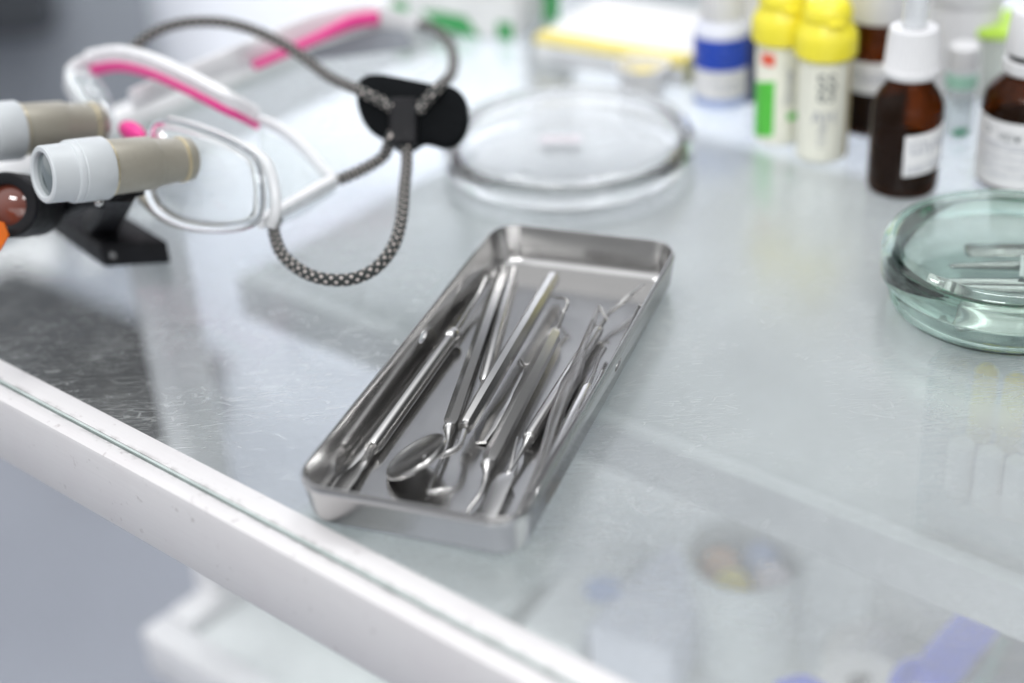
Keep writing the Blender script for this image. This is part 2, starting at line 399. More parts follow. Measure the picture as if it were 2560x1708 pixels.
def strip_into(bm, pts, widths, thick, ups):
    """flat bar swept along pts: width along ups, thickness across"""
    pts = [Vector(p) for p in pts]; n = len(pts)
    Wd = widths if len(widths) == n else lerp_list(widths, n)
    Th = [thick]*n if isinstance(thick, (int, float)) else (thick if len(thick) == n else lerp_list(thick, n))
    rings = []
    for i, p in enumerate(pts):
        t_ = (pts[min(i+1, n-1)]-pts[max(i-1, 0)]).normalized()
        u = Vector(ups if not isinstance(ups, list) else ups[i]); u = (u-t_*u.dot(t_)).normalized(); s = t_.cross(u)
        w, h = Wd[i]/2, Th[i]/2
        rings.append([bm.verts.new(p+u*a*w+s*b*h) for a, b in ((-1, -.6), (-.8, -1), (.8, -1), (1, -.6), (1, .6), (.8, 1), (-.8, 1), (-1, .6))])
    for A, B in zip(rings, rings[1:]):
        for k in range(8): bm.faces.new((A[k], A[(k+1) % 8], B[(k+1) % 8], B[k]))
    bm.faces.new(rings[0][::-1]); bm.faces.new(rings[-1])
def strip(pts, widths, thick, ups):
    bm = bmesh.new(); strip_into(bm, pts, widths, thick, ups); return bm
def prism(outline, nrm, thick, bevel=0):
    """flat outline (3-D points) given thickness along nrm"""
    bm = bmesh.new(); nrm = Vector(nrm).normalized()
    a = [bm.verts.new(Vector(p)-nrm*thick/2) for p in outline]; b = [bm.verts.new(Vector(p)+nrm*thick/2) for p in outline]
    bm.faces.new(a[::-1]); bm.faces.new(b)
    for i in range(len(a)):
        j = (i+1) % len(a); bm.faces.new((a[i], a[j], b[j], b[i]))
    if bevel: bmesh.ops.bevel(bm, geom=bm.edges[:], offset=bevel, segments=3, affect='EDGES', profile=.5)
    return bm
def lettering_bm(text, size, place, space=1.0):
    """text as a mesh; place(x, y) gives the point on the surface for each glyph point"""
    cu = bpy.data.curves.new('text', 'FONT'); cu.body = text; cu.size = size; cu.align_x = 'CENTER'; cu.align_y = 'CENTER'; cu.space_character = space; cu.resolution_u = 3
    o = bpy.data.objects.new('text', cu); COL.objects.link(o)
    dg = bpy.context.evaluated_depsgraph_get(); me = bpy.data.meshes.new_from_object(o.evaluated_get(dg))
    bpy.data.objects.remove(o); bpy.data.curves.remove(cu)
    bm = bmesh.new(); bm.from_mesh(me); bpy.data.meshes.remove(me)
    bmesh.ops.subdivide_edges(bm, edges=[e for e in bm.edges if e.calc_length() > size*.25], cuts=1)
    for v in bm.verts: v.co = place(v.co.x, v.co.y)
    return bm
def on_cylinder(c, r, ang, zc, tilt=0.0, vertical=False):
    ct, st = math.cos(tilt), math.sin(tilt)
    def f(x, y):
        if vertical: x, y = -y, x
        x, y = x*ct-y*st, x*st+y*ct
        a = ang + x/r
        return Vector((c.x+r*math.cos(a), c.y+r*math.sin(a), c.z+zc+y))
    return f
def cam_angle(p):                      # direction from p towards the camera, about z
    return math.atan2(CP.y-p.y, CP.x-p.x)

# ================================================================== SETTING
bm = bmesh.new(); add_box(bm, (14, 12, .02), Matrix.Translation((0, 2, -.86)))
structure(obj('floor', bm, 'floor_vinyl'))
bm = bmesh.new(); add_box(bm, (5.0, .06, 2.9), Matrix.Translation((-.8, 2.75, .6)))
structure(obj('wall', bm, 'wall_paint'))
dr = thing('dark_reflection_box', (-1.3, 2.5, .85), 'unseen dark box added high on the far wall to darken the glass reflection at left', 'dark_box')  # unseen box, added so the glass mirrors a dark area
bm = bmesh.new(); add_box(bm, (1.30, .30, .80), Matrix.Translation((-1.285, 2.45, 1.34)), .004); obj('body', bm, 'panel_dark', dr)
dr = thing('wall_shade_panel', (-1.6, 2.42, -.85), 'added mid-grey panel standing in for the shaded wall far behind at the upper left', 'shade_panel')  # panel added in place of shade on the far wall
bm = bmesh.new(); add_box(bm, (2.1, .03, 1.02), Matrix.Translation((-1.60, 2.42, -.33)), .006); obj('panel', bm, 'panel_grey', dr)
for sx in (-.9, .9):
    bm = bmesh.new(); add_box(bm, (.04, .30, .0085), Matrix.Translation((-1.60+sx, 2.42, -.8455)), .002); obj('foot', bm, 'white_paint', dr)
dr = thing('chair', (-1.0, 2.3, -.85), 'dark grey chair backrest on a pale stand far behind, in the upper left corner', 'chair')
bm = bmesh.new(); add_box(bm, (.66, .07, .62), Matrix.Translation((-1.00, 2.3, -.14)), .03, 4); obj('backrest', bm, 'curtain_dark', dr)
bm = bmesh.new(); lathe_into(bm, [(0, 0), (.24, 0), (.24, .015), (.02, .03), (.02, .399), (0, .399)], Matrix.Translation((-1.00, 2.3, -.8495)), 32); obj('stand', bm, 'white_paint', dr)
st = thing('dark_block', (-.75, 1.92, -.85), 'low black block added on the floor to darken the glass at left, seen through it', 'dark_block')  # made-up block that darkens the view through the glass
bm = bmesh.new(); trolley_box(bm, -1.98, -1.475, .888, 1.075, -.78, -.75, .008); obj('top', bm, 'black_plastic', st)
for d_ in (-1.94, -1.515):
    bm = bmesh.new(); trolley_box(bm, d_-.015, d_+.015, .905, 1.07, -.8495, -.7805, .004); obj('leg', bm, 'black_plastic', st)

# ================================================================== TROLLEY
DL, DR_ = -.668, .62
N0, N1 = .2505, .80
tro = thing('trolley', W3(0, .5, -.84), 'white metal medical trolley with a scratched glass top and shelves below', 'trolley')
bm = bmesh.new()
trolley_box(bm, DL+.002, DR_, N0+.0004, N1, -.006, 0, 0)
for f in bm.faces:
    f.material_index = 0 if f.normal.z > .5 else (1 if f.normal.z < -.5 else 2)
glass = obj('glass_top', bm, ['glass_sheet', 'glass_under', 'glass_edge'], tro, smooth=False)
bm = bmesh.new()                                                      # front rail: ledge under the glass plus a rounded face
trolley_box(bm, DL, DR_, N0+.0010, .2604, .0004, .0014, .0003)
trolley_box(bm, DL, DR_, N0+.0012, .2640, -.0125, -.0064, .0006)
trolley_box(bm, DL, DR_, N0-.0085, N0, -.034, .0012, .0028)
fr_ = obj('front_rail', bm, 'rail_paint', tro)
bm = bmesh.new(); trolley_box(bm, DL, DR_, N0+.0001, N0+.0009, .0003, .0009, 0); obj('seal', bm, 'glass_edge', fr_)
bm = bmesh.new(); trolley_box(bm, DL-.014, DL, N0-.012, N1+.012, -.036, .009, .003); obj('side_rail', bm, 'white_paint', tro)
bm = bmesh.new(); trolley_box(bm, DL, DR_, N1, N1+.014, -.036, .018, .003); obj('back_rail', bm, 'white_paint', tro)
bm = bmesh.new(); trolley_box(bm, DL+.03, DR_, .491, N1-.002, -.124, -.10, .002); ms_ = obj('middle_shelf', bm, 'shelf_enamel', tro)
bm = bmesh.new(); trolley_box(bm, DL+.03, DR_, .4805, .4907, -.126, -.0985, .002); obj('lit_front', bm, 'shelf_front_lit', ms_)  # paler strip over the shelf front in place of light on it
bm = bmesh.new()
trolley_box(bm, -.650, DR_, .372, .392, -.335, -.30, .003); trolley_box(bm, -.650, -.628, .3925, N1, -.335, -.30, .003)
lf = obj('lower_shelf', bm, 'white_paint', tro)
bm = bmesh.new(); trolley_box(bm, -.6275, DR_, .3925, N1, -.318, -.310, 0); obj('shelf_pane', bm, 'shelf_glass', lf)
for d, n in ((-.645, .435), (-.645, .79), (.6, .435)):
    bm = bmesh.new(); trolley_box(bm, d-.013, d+.013, n-.013, n+.013, -.84, -.0375, .003); obj('post', bm, 'white_paint', tro)

# ================================================================== INSTRUMENT TRAY
TC = Vector((-.002, .4871, 0)); TH = 1.1839; TL, TW, TZ = .20, .0835, .0187
TM = Matrix.Translation(TC) @ Matrix.Rotation(TH, 4, 'Z')
def rr_ring(bm, ins, z, r=.0125, seg=10):
    hx, hy = TL/2-ins, TW/2-ins; r = max(.002, r-ins); vs = []
    for cx, cy, a0 in ((hx-r, hy-r, 0), (-hx+r, hy-r, 90), (-hx+r, -hy+r, 180), (hx-r, -hy+r, 270)):
        for k in range(seg+1):
            a = rad(a0+90*k/seg); vs.append(bm.verts.new((cx+r*math.cos(a), cy+r*math.sin(a), z)))
    return vs
def bridge(bm, A, B):
    for i in range(len(A)): bm.faces.new((A[i], A[(i+1) % len(A)], B[(i+1) % len(A)], B[i]))
bm = bmesh.new()
prof = [(.0062, .0006), (.0044, .0009), (.0030, .0020), (.0021, .0040), (.0006, TZ-.0036), (.0002, TZ-.0030), (.0003, TZ-.0012), (.0009, TZ-.0001), (.0014, TZ-.0001), (.0018, TZ-.0008), (.0030, .0046), (.0037, .0030), (.0051, .0018), (.0072, .0015)]
rings = [rr_ring(bm, i_, z_) for i_, z_ in prof]
for A, B in zip(rings, rings[1:]): bridge(bm, A, B)
bm.faces.new(rings[0][::-1]); bm.faces.new(rings[-1])
bmesh.ops.recalc_face_normals(bm, faces=bm.faces)
me = bpy.data.meshes.new('tray_raw'); bm.to_mesh(me); bm.free()
raw = bpy.data.objects.new('tray_raw', me); COL.objects.link(raw)
bm = bmesh.new()                                                      # a slot through the middle of each long side
for sy in (-1, 1):
    b2 = bmesh.new(); bmesh.ops.create_uvsphere(b2, u_segments=20, v_segments=12, radius=1)
    bmesh.ops.transform(b2, matrix=Matrix.Translation((.0095, sy*TW/2, .0120)) @ Matrix.Diagonal((.0042, .006, .0019, 1)), verts=b2.verts); merge(bm, b2)
me2 = bpy.data.meshes.new('cut'); bm.to_mesh(me2); bm.free(); cut = bpy.data.objects.new('cut', me2); COL.objects.link(cut)
bo = raw.modifiers.new('b', 'BOOLEAN'); bo.operation = 'DIFFERENCE'; bo.object = cut; bo.solver = 'EXACT'
dg = bpy.context.evaluated_depsgraph_get(); me3 = bpy.data.meshes.new_from_object(raw.evaluated_get(dg))
bpy.data.objects.remove(raw); bpy.data.objects.remove(cut)
bm = bmesh.new(); bm.from_mesh(me3); bpy.data.meshes.remove(me3)
tray = obj('instrument_tray', bm, 'steel_tray', None, angle=45)
tray.matrix_world = TM
tag(tray, 'shallow rectangular stainless steel tray with rounded corners full of dental instruments', 'tray')
FZ = .0015                                                            # tray floor

def c3(x, y, z): return P(720+.5613*x, 540+.5613*y, z)
G_T = 'dental instruments lying in the steel tray'
def ball(bm, p, r, seg=16):
    b2 = bmesh.new(); bmesh.ops.create_uvsphere(b2, u_segments=seg, v_segments=seg//2+2, radius=r); bmesh.ops.translate(b2, vec=p, verts=b2.verts); merge(bm, b2)
def handle_bm(a, b, r, seg=6, taper=(.0035, .004), phase=math.pi/6):
    """bar with chamfered ends"""
    a, b = Vector(a), Vector(b); u = (b-a).normalized(); bm = bmesh.new()
    tube_into(bm, [a, a+u*taper[0], b-u*taper[1], b], [r*.55, r, r, r*.6], seg, phase=phase); return bm

# double-ended cement spatula along the left wall
a, b = c3(372, 1035, .0048), c3(742, 520, .0058)
t1 = thing('cement_spatula', Vector((a.x, a.y, FZ)), 'steel cement spatula with a round handle lying along the left wall of the tray', 'dental instrument', G_T)
bm = bmesh.new(); u = (b-a).normalized()
tube_into(bm, [a, a+u*.003, b-u*.012, b-u*.008, b-u*.003, b], [.0028, .0033, .0033, .0034, .0032, .0014], 20)
b2 = bmesh.new(); bmesh.ops.create_uvsphere(b2, u_segments=20, v_segments=14, radius=1); bmesh.ops.transform(b2, matrix=frame_mat(b-u*.004, u) @ Matrix.Diagonal((.0062, .0040, .0040, 1)), verts=b2.verts); merge(bm, b2); obj('handle', bm, 'steel_tool', t1)
bm = tube(smooth_path([b-u*.001, c3(800, 425, .0062), c3(845, 355, .0078), c3(880, 285, .0105)], 6), [.0013, .0011, .0009, .0009], 12)
ball(bm, c3(882, 280, .0107), .0013); obj('shank', bm, 'steel_tool', t1)
bl = smooth_path([a+u*.001, c3(352, 1075, .0045), c3(315, 1120, .0040), c3(270, 1165, .0038), c3(215, 1240, .0034)], 6)
obj('blade', strip(bl, [.0030, .0026, .0052, .0088, .0084], [.0030, .0022, .0014, .0010, .0008], (.90, -.38, .25)), 'steel_tool', t1)

# six-sided explorer whose lower end hooks under the mirror
a, b = c3(718, 945, .0042), c3(962, 232, .0046)
t2 = thing('explorer', Vector((a.x, a.y, FZ)), 'six-sided steel explorer reaching the far left tray corner, hooked tip below the mirror', 'dental instrument', G_T)
obj('handle', handle_bm(a, b, .0030), 'steel_tool', t2, smooth=True, angle=25)
bm = tube(smooth_path([a, c3(714, 985, .0042), c3(706, 1030, .0040), c3(682, 1090, .0042), c3(648, 1165, .0045), c3(624, 1220, .0050)], 6), [.0023, .0012, .0009, .0008, .0008, .0010], 12)
ball(bm, a, .0024); obj('shank', bm, 'steel_tool', t2)
obj('tip', tube(smooth_path([c3(622, 1222, .0050), c3(640, 1229, .0058), c3(685, 1222, .0066), c3(728, 1212, .0072)], 5), [.0011, .0011, .0010, .0005], 12), 'steel_tool', t2)

# mouth mirror on top
a, b = c3(797, 930, .0085), c3(1190, 262, .0100)
t3 = thing('mouth_mirror', Vector((a.x, a.y, FZ)), 'steel mouth mirror with a round tilted disc, its handle lying across the others', 'dental mirror', G_T)
u = (b-a).normalized()
bm = bmesh.new(); tube_into(bm, [a-u*.001, a, a+u*.014, a+u*.0145, b-u*.004, b], [.0026, .0029, .0031, .0032, .0031, .0020], 8, phase=math.pi/8); obj('handle', bm, 'steel_tool', t3, angle=25)
obj('collar', tube([a-u*.0028, a-u*.0008], [.0024, .0026], 24), 'steel_dark', t3)
dc = c3(572, 1072, .0085)
stem = smooth_path([a-u*.002, c3(772, 1000, .0090), c3(757, 1030, .0092), c3(722, 1053, .0094), c3(660, 1068, .0098), c3(612, 1082, .0100)], 6)
bm = tube(stem, [.0013, .0013, .0012, .0012], 12); ball(bm, c3(612, 1082, .0100), .0015); obj('stem', bm, 'steel_tool', t3)
bd = (-RT*math.sin(rad(34)) + UP*math.cos(rad(34)))
vd = (dc-CP).normalized()
dn_ = (-vd*.31 + bd*.95).normalized()
Mx = frame_mat(dc, dn_.orthogonal(), dn_); 
zx = dn_; xx = dn_.orthogonal().normalized(); yy = zx.cross(xx)
MD = Matrix(((xx.x, yy.x, zx.x, dc.x), (xx.y, yy.y, zx.y, dc.y), (xx.z, yy.z, zx.z, dc.z), (0, 0, 0, 1)))
obj('disc', lathe([(0, .0004), (.0105, .0004), (.0112, .0009), (.0120, .0010), (.0124, .0004), (.0124, -.0008), (.0118, -.0013), (.008, -.0016), (0, -.0018)], MD, 48), 'steel_tool', t3)

# six-sided scaler in the middle
a, b = c3(888, 1108, .0052), c3(1192, 512, .0060)
t5 = thing('scaler', Vector((a.x, a.y, FZ)), 'six-sided steel scaler mid-tray with a curled wire hook at its far end', 'dental instrument', G_T)
obj('handle', handle_bm(a, b, .0032), 'steel_tool', t5, angle=25)
u = (b-a).normalized()
obj('hook', tube(smooth_path([b-u*.0005, c3(1208, 478, .0066), c3(1226, 432, .0078), c3(1245, 388, .0100), c3(1232, 366, .0105), c3(1205, 366, .0085), c3(1178, 358, .0060)], 7), [.0012, .0011, .0009, .0007, .0007, .0006, .0004], 12), 'steel_dark', t5)
bm = tube(smooth_path([a, c3(884, 1145, .0050), c3(876, 1190, .0046), c3(850, 1250, .0040), c3(798, 1318, .0030)], 6), [.0024, .0013, .0009, .0009, .0006], 12); ball(bm, a, .0025); obj('shank', bm, 'steel_tool', t5)

# wavy strip added to imitate a ceiling reflection, plus a wire tip beside the scaler
t6 = thing('reflection_strip_with_tip', c3(1010, 800, FZ), 'wavy strip imitating a ceiling reflection under the mirror handle, thin wire tip beside the scaler', 'dental instrument', G_T)
obj('blade', strip(smooth_path([c3(858, 1010, .0026), c3(884, 950, .0030), c3(936, 872, .0040), c3(985, 790, .0034), c3(1028, 715, .0036), c3(1046, 672, .0038)], 7), [.0044, .0080, .0066, .0040, .0030, .0016], .0011, (.90, -.37, .22)), 'steel_tool', t6)
obj('tip', tube(smooth_path([c3(1044, 676, .0038), c3(1030, 655, .0044), c3(1036, 645, .0046), c3(1055, 662, .0048), c3(1085, 664, .0045)], 6), [.0009, .0008, .0007, .0006, .0004], 10), 'steel_dark', t6)
# rod added to imitate bright reflections right of the explorer at the far end
a, b = c3(872, 742, .0036), c3(1004, 232, .0050)
ta_ = thing('reflection_rod', Vector((a.x, a.y, FZ)), 'dull steel rod added for bright reflections at the far left, between explorer and mirror handle', 'dental instrument', G_T)
u = (b-a).normalized(); obj('handle', tube([a, a+u*.003, b-u*.004, b], [.0014, .0023, .0023, .0014], 20), 'steel_tool', ta_)
obj('tip', tube(smooth_path([a+u*.001, c3(858, 790, .0036), c3(846, 838, .0032), c3(852, 862, .0028)], 5), [.0011, .0008, .0007, .0010], 10), 'steel_dark', ta_)

# carver: round handle, flat leaf blade at the near end, fine hook at the far end
a, b = c3(1075, 985, .0050), c3(1385, 500, .0052)
t7 = thing('carver', Vector((a.x, a.y, FZ)), 'steel wax carver with a flat arrow-shaped blade, lying between the scaler and the tweezers', 'dental instrument', G_T)
u = (b-a).normalized()
obj('handle', tube([a, a+u*.003, b-u*.004, b-u*.001, b], [.0022, .0026, .0026, .0022, .0012], 20), 'steel_tool', t7)
bm = tube(smooth_path([b-u*.001, c3(1408, 468, .0060), c3(1430, 432, .0068), c3(1470, 402, .0072)], 6), [.0011, .0009, .0008, .0010], 12); obj('shank', bm, 'steel_dark', t7)
obj('tip', strip(smooth_path([c3(1468, 404, .0072), c3(1520, 362, .0076), c3(1584, 312, .0080)], 6), [.0016, .0032, .0026], .0012, (.5, .4, .75)), 'steel_tool', t7)
bm = tube(smooth_path([a, c3(1052, 1030, .0050), c3(1020, 1085, .0050), c3(985, 1140, .0048)], 6), [.0022, .0010, .0007, .0008], 12); ball(bm, a, .0025); obj('neck', bm, 'steel_tool', t7)
obj('blade', strip(smooth_path([c3(988, 1135, .0048), c3(970, 1160, .0046), c3(945, 1200, .0044), c3(905, 1300, .0038), c3(885, 1350, .0034)], 5), [.0014, .0064, .0076, .0070, .0062], .0008, (.9, -.3, .15)), 'steel_tool', t7)
# rod added where the tweezer arm's reflection shows as light lines
a, b = c3(1092, 1262, .0042), c3(1338, 752, .0044)
tp_ = thing('tweezer_reflection_rod', Vector((a.x, a.y, FZ)), 'plain steel rod added for the reflected lines between the two arms of the tweezers', 'dental instrument', G_T)
u = (b-a).normalized(); obj('handle', tube([a, a+u*.003, b-u*.004, b], [.0015, .0024, .0024, .0012], 20), 'steel_tool', tp_)
obj('tip', tube(smooth_path([b-u*.001, c3(1362, 700, .0046), c3(1384, 640, .0052), c3(1412, 590, .0050)], 5), [.0012, .0008, .0007, .0009], 10), 'steel_dark', tp_)
# slim needle-like instrument crossing the arrow blade
t9 = thing('needle_probe', c3(985, 1130, FZ), 'slim pointed steel probe standing out between the scaler and the arrow-shaped blade', 'dental instrument', G_T)
obj('shaft', tube(smooth_path([c3(1022, 985, .0066), c3(1005, 1060, .0058), c3(985, 1140, .0045), c3(960, 1185, .0034)], 5), [.0003, .0007, .0010, .0012], 10), 'steel_tool', t9)

# tweezers with bent tips, standing on edge along the right wall
t8 = thing('tweezers', c3(1040, 1310, FZ), 'steel tweezers with bent tips and serrated grips lying along the right wall of the tray', 'tweezers', G_T)
lp = smooth_path([c3(1022, 1335, .0048), c3(1068, 1250, .0050), c3(1126, 1120, .0054), c3(1186, 920, .0060), c3(1240, 770, .0064), c3(1286, 680, .0068), c3(1342, 520, .0082), c3(1384, 412, .0098)], 8)
upv = (-.52, .18, .84)
obj('arm', strip(lp, [.0026, .0036, .0048, .0062, .0070, .0062, .0032, .0020], .0011, upv), 'steel_tool', t8)
obj('bent_tip', strip(smooth_path([c3(1383, 414, .0098), c3(1388, 404, .0100), c3(1400, 428, .0088), c3(1424, 462, .0070)], 5), [.0020, .0019, .0016, .0009], .0011, upv), 'steel_dark', t8)
rp = smooth_path([c3(1026, 1335, .0048), c3(1092, 1240, .0056), c3(1178, 1100, .0068), c3(1290, 930, .0082), c3(1380, 780, .0096), c3(1412, 715, .0102)], 8)
obj('arm', strip(rp, [.0026, .0036, .0048, .0058, .0064, .0064], .0011, (-.25, .2, .95)), 'steel_tool', t8)
obj('grip', strip(smooth_path([c3(1412, 716, .0102), c3(1452, 635, .0112), c3(1492, 555, .0122)], 8), [.0066, .0060, .0044], .0013, (.35, -.3, .8)), 'steel_serrated', t8)
obj('bent_tip', strip(smooth_path([c3(1491, 557, .0122), c3(1530, 470, .0134), c3(1560, 405, .0142), c3(1572, 408, .0140), c3(1586, 424, .0128)], 6), [.0044, .0030, .0022, .0018, .0010], .0012, (.35, -.3, .8)), 'steel_dark', t8)

# ================================================================== PETRI DISHES
def dish(center, rb, hb, rl, zl, hl, wall, mat, label, seg=96, fillet=.004):
    t = thing('petri_dish', center, label, 'petri dish')
    M = Matrix.Translation(center)
    w = wall; f = fillet
    def fil(r, z, s, up):                    # rounded outer corner points from the flat face out to the side
        return [(r-f+f*math.sin(a), z+(s*f*(1-math.cos(a)))) for a in [rad(x) for x in (0, 18, 36, 54, 72, 90)]]
    base = [(0, .0006)] + fil(rb, .0006, 1, 0) + [(rb, hb-w*.4), (rb-w*.25, hb), (rb-w*.75, hb), (rb-w, hb-w*.4)] + [(x-w, z+w*.8) for x, z in reversed(fil(rb, .0006, 1, 0))] + [(0, .0006+w*.8)]
    obj('base', lathe(base, M, seg), mat, t, angle=60)
    top = zl+hl
    lid = [(0, top)] + fil(rl, top, -1, 0) + [(rl, zl+w*.4), (rl-w*.25, zl), (rl-w*.75, zl), (rl-w, zl+w*.4)] + [(x-w, z-w*.8) for x, z in reversed(fil(rl, top, -1, 0))] + [(0, top-w*.8)]
    obj('lid', lathe(lid, M, seg), mat, t, angle=60)
    return t
pc = Vector((.0346, .6904, 0))
dish(pc, .0585, .0150, .0625, .0050, .0145, .0019, 'dish_clear', 'large empty clear glass petri dish with a lid, just behind the tray', fillet=.0055)
nt = PD(1402, 350, .74); nt = P(1402, 352, .0046)
bm = bmesh.new(); add_box(bm, (.021, .008, .0004), up_at(nt, rad(-10))); tag(obj('paper_slip', bm, 'pink_note'), 'small pale pink paper slip inside the clear petri dish', 'paper slip')

gc = P(2528, 598, .029); gc.z = 0
dish(gc, .0462, .0245, .0500, .0135, .0155, .0020, 'dish_green', 'green-tinted glass petri dish with lid holding steel instruments at the right edge', fillet=.005)
G_D = 'steel instruments kept in the green glass dish'
def in_dish(name, a, b, r0, r1, z, label, balls=(), mat='steel_tool', flat=None):
    A, B = gc+Vector((a[0], a[1], z)), gc+Vector((b[0], b[1], z))
    t = thing(name, (A+B)/2*1.0, label, 'dental instrument', G_D); u = (B-A)
    bm = bmesh.new(); tube_into(bm, [A, A+u*.03, A+u*.5, B], [r0*.6, r0, (r0+r1)/2, r1], 14, flat=flat); obj('shaft', bm, mat, t)
    for k, q in enumerate(balls):
        b2 = bmesh.new(); ball(b2, A+u*q, max(r0, r1)*1.55); obj('bead', b2, mat, t)
    return t
in_dish('steel_handle', (-.029, -.028), (.020, -.036), .0038, .0042, .0095, 'broad flat steel handle lowest at the near wall of the green dish', flat=(1.3, .8))
in_dish('ball_probe', (-.036, -.009), (.030, -.021), .0017, .0019, .0135, 'thin steel probe with two ball beads inside the green dish', (.14, .62))
in_dish('plain_probe', (-.034, -.002), (.034, -.013), .0020, .0024, .0118, 'plain thin steel rod just beyond the beaded probe in the green dish')
in_dish('slim_file', (-.030, -.017), (.026, -.028), .0016, .0022, .0105, 'slim steel file nearest the camera of the three thin rods in the green dish')
in_dish('dark_tweezers', (-.020, .011), (.036, .004), .0012, .0036, .0116, 'dark pointed tweezers at the far side inside the green dish', mat='steel_dark', flat=(1.2, .8))
in_dish('wide_spatula', (-.008, .029), (.028, .024), .0036, .0040, .0085, 'wide dark steel spatula against the far wall inside the green dish', mat='steel_dark', flat=(1.4, .5))
bm = bmesh.new(); add_box(bm, (.016, .018, .0005), up_at(gc+Vector((.012, -.004, .0165)), rad(-20))); tag(obj('paper_slip', bm, 'label_paper'), 'white paper slip on the instruments in the green dish', 'paper slip')

# ================================================================== BOTTLES
def base_at(px, py, r):
    p = P(px, py, 0); v = Vector((p.x, p.y, 0)).normalized(); return Vector((p.x, p.y, .0004)) + v*r
def shell(t, name, prof, c, mat, seg=56, parent=None): return obj(name, lathe(prof, Matrix.Translation(c), seg), mat, parent or t)
def ribbed(prof, c, ribs=36, depth=.00035, z0=0, z1=1):
    bm = bmesh.new(); lathe_into(bm, prof, Matrix.Identity(4), ribs*4)
    for v in bm.verts:
        r = math.hypot(v.co.x, v.co.y)
        if z0 < v.co.z < z1 and r > .003:
            a = math.atan2(v.co.y, v.co.x); k = 1-depth/r*(.5+.5*math.cos(ribs*a)); v.co.x *= k; v.co.y *= k
    bmesh.ops.translate(bm, vec=c, verts=bm.verts); return bm
def patch_cyl(c, r, a0, a1, z0, z1, tilt=0.0, thick=.00025, seg=24):
    """curved sticker on a cylinder"""
    bm = bmesh.new(); R0, R1 = r+.00008, r+.00008+thick
    g = []
    for i in range(seg+1):
        a = a0+(a1-a0)*i/seg; dz = tilt*(a-(a0+a1)/2)*r
        g.append([bm.verts.new((c.x+q*math.cos(a), c.y+q*math.sin(a), c.z+z+dz)) for q, z in ((R1, z0), (R1, z1), (R0, z1), (R0, z0))])
    for A, B in zip(g, g[1:]):
        for k in range(4): bm.faces.new((A[k], A[(k+1) % 4], B[(k+1) % 4], B[k]))
    bm.faces.new(g[0]); bm.faces.new(g[-1][::-1]); return bm
def text_on(parent, text, size, c, r, ang, z, mat, tilt=0, vertical=False):
    bm = lettering_bm(text, size, on_cylinder(c, r+.00042, ang, z, tilt, vertical))
    return obj('lettering', bm, mat, parent, smooth=False)

# amber dropper bottle, near
c = base_at(2250, 505, .0163); ca = cam_angle(c)
t = thing('amber_bottle', c, 'amber glass dropper bottle with ribbed white cap and small white label, beside the green dish', 'bottle')
r = .0163
g_ = shell(t, 'glass', [(0, 0), (r-.003, 0), (r-.0008, .0008), (r, .003), (r, .040), (r-.0006, .0435), (r-.0025, .0475), (r-.0055, .0515), (.0100, .0545), (.0098, .060), (0, .060)], c, 'amber_glass')
shell(t, 'liquid', [(0, .0015), (r-.004, .0015), (r-.0018, .004), (r-.0018, .0235), (0, .0235)], c, 'amber_liquid')
obj('cap', ribbed([(0, .0562), (.0124, .0562), (.0129, .0570), (.0129, .0595), (.0122, .0605), (.0112, .0760), (.0104, .0778), (.0080, .0782), (0, .0782)], c, 34, .0005, .0600, .0765), 'white_plastic', t)
shell(t, 'pipette', [(.0056, .0783), (.0056, .112), (.0050, .112), (.0050, .0783)], c, 'pipette_clear', 32)
lb = obj('paper_label', patch_cyl(c, r, ca+rad(0), ca+rad(84), .0135, .0335, .10), 'label_paper', t)
text_on(lb, 'Шуар', .0085, c, r, ca+rad(46), .0270, 'ink_grey', .10)
text_on(lb, 'раствор', .0058, c, r, ca+rad(44), .0170, 'ink_grey', .10)

# amber bottle cut by the right edge
r = .0200; c = base_at(2538, 492, r); ca = cam_angle(c)
t = thing('amber_bottle', c, 'amber bottle with large printed label and black-ringed white cap, cut by the right edge', 'bottle')
shell(t, 'glass', [(0, 0), (r-.003, 0), (r-.0008, .0008), (r, .003), (r, .039), (r-.0010, .0430), (r-.0040, .0475), (.0120, .0510), (.0100, .0530), (.0098, .066), (0, .066)], c, 'amber_glass')
shell(t, 'liquid', [(0, .0015), (r-.004, .0015), (r-.0018, .004), (r-.0018, .030), (0, .030)], c, 'amber_liquid')
shell(t, 'tamper_ring', [(0, .0535), (.0118, .0535), (.0128, .0545), (.0128, .0595), (.0118, .0600), (0, .0600)], c, 'white_plastic')
shell(t, 'seal', [(0, .0600), (.0108, .0600), (.0108, .0632), (0, .0632)], c, 'black_plastic')
obj('cap', ribbed([(0, .0632), (.0124, .0632), (.0126, .0645), (.0112, .0800), (.0102, .0818), (0, .0822)], c, 34, .0005, .0648, .0800), 'white_plastic', t)
shell(t, 'pipette', [(.0056, .0823), (.0056, .112), (.0050, .112), (.0050, .0823)], c, 'pipette_clear', 32)
lb = obj('paper_label', patch_cyl(c, r, ca-rad(78), ca+rad(78), .0030, .0350), 'label_paper', t)
text_on(lb, 'Эфирн', .0062, c, r, ca-rad(28), .0285, 'ink')
for k, s in enumerate(('состав и применение', 'наружно 25 мл раствор', 'хранить в темном месте', 'годен до 12 мес')):
    text_on(lb, s, .0026, c, r, ca-rad(14), .0220-.0042*k, 'ink_grey')
bm = patch_cyl(c, r+.0003, ca-rad(70), ca+rad(70), .0240, .0244); obj('rule', bm, 'ink_grey', lb)

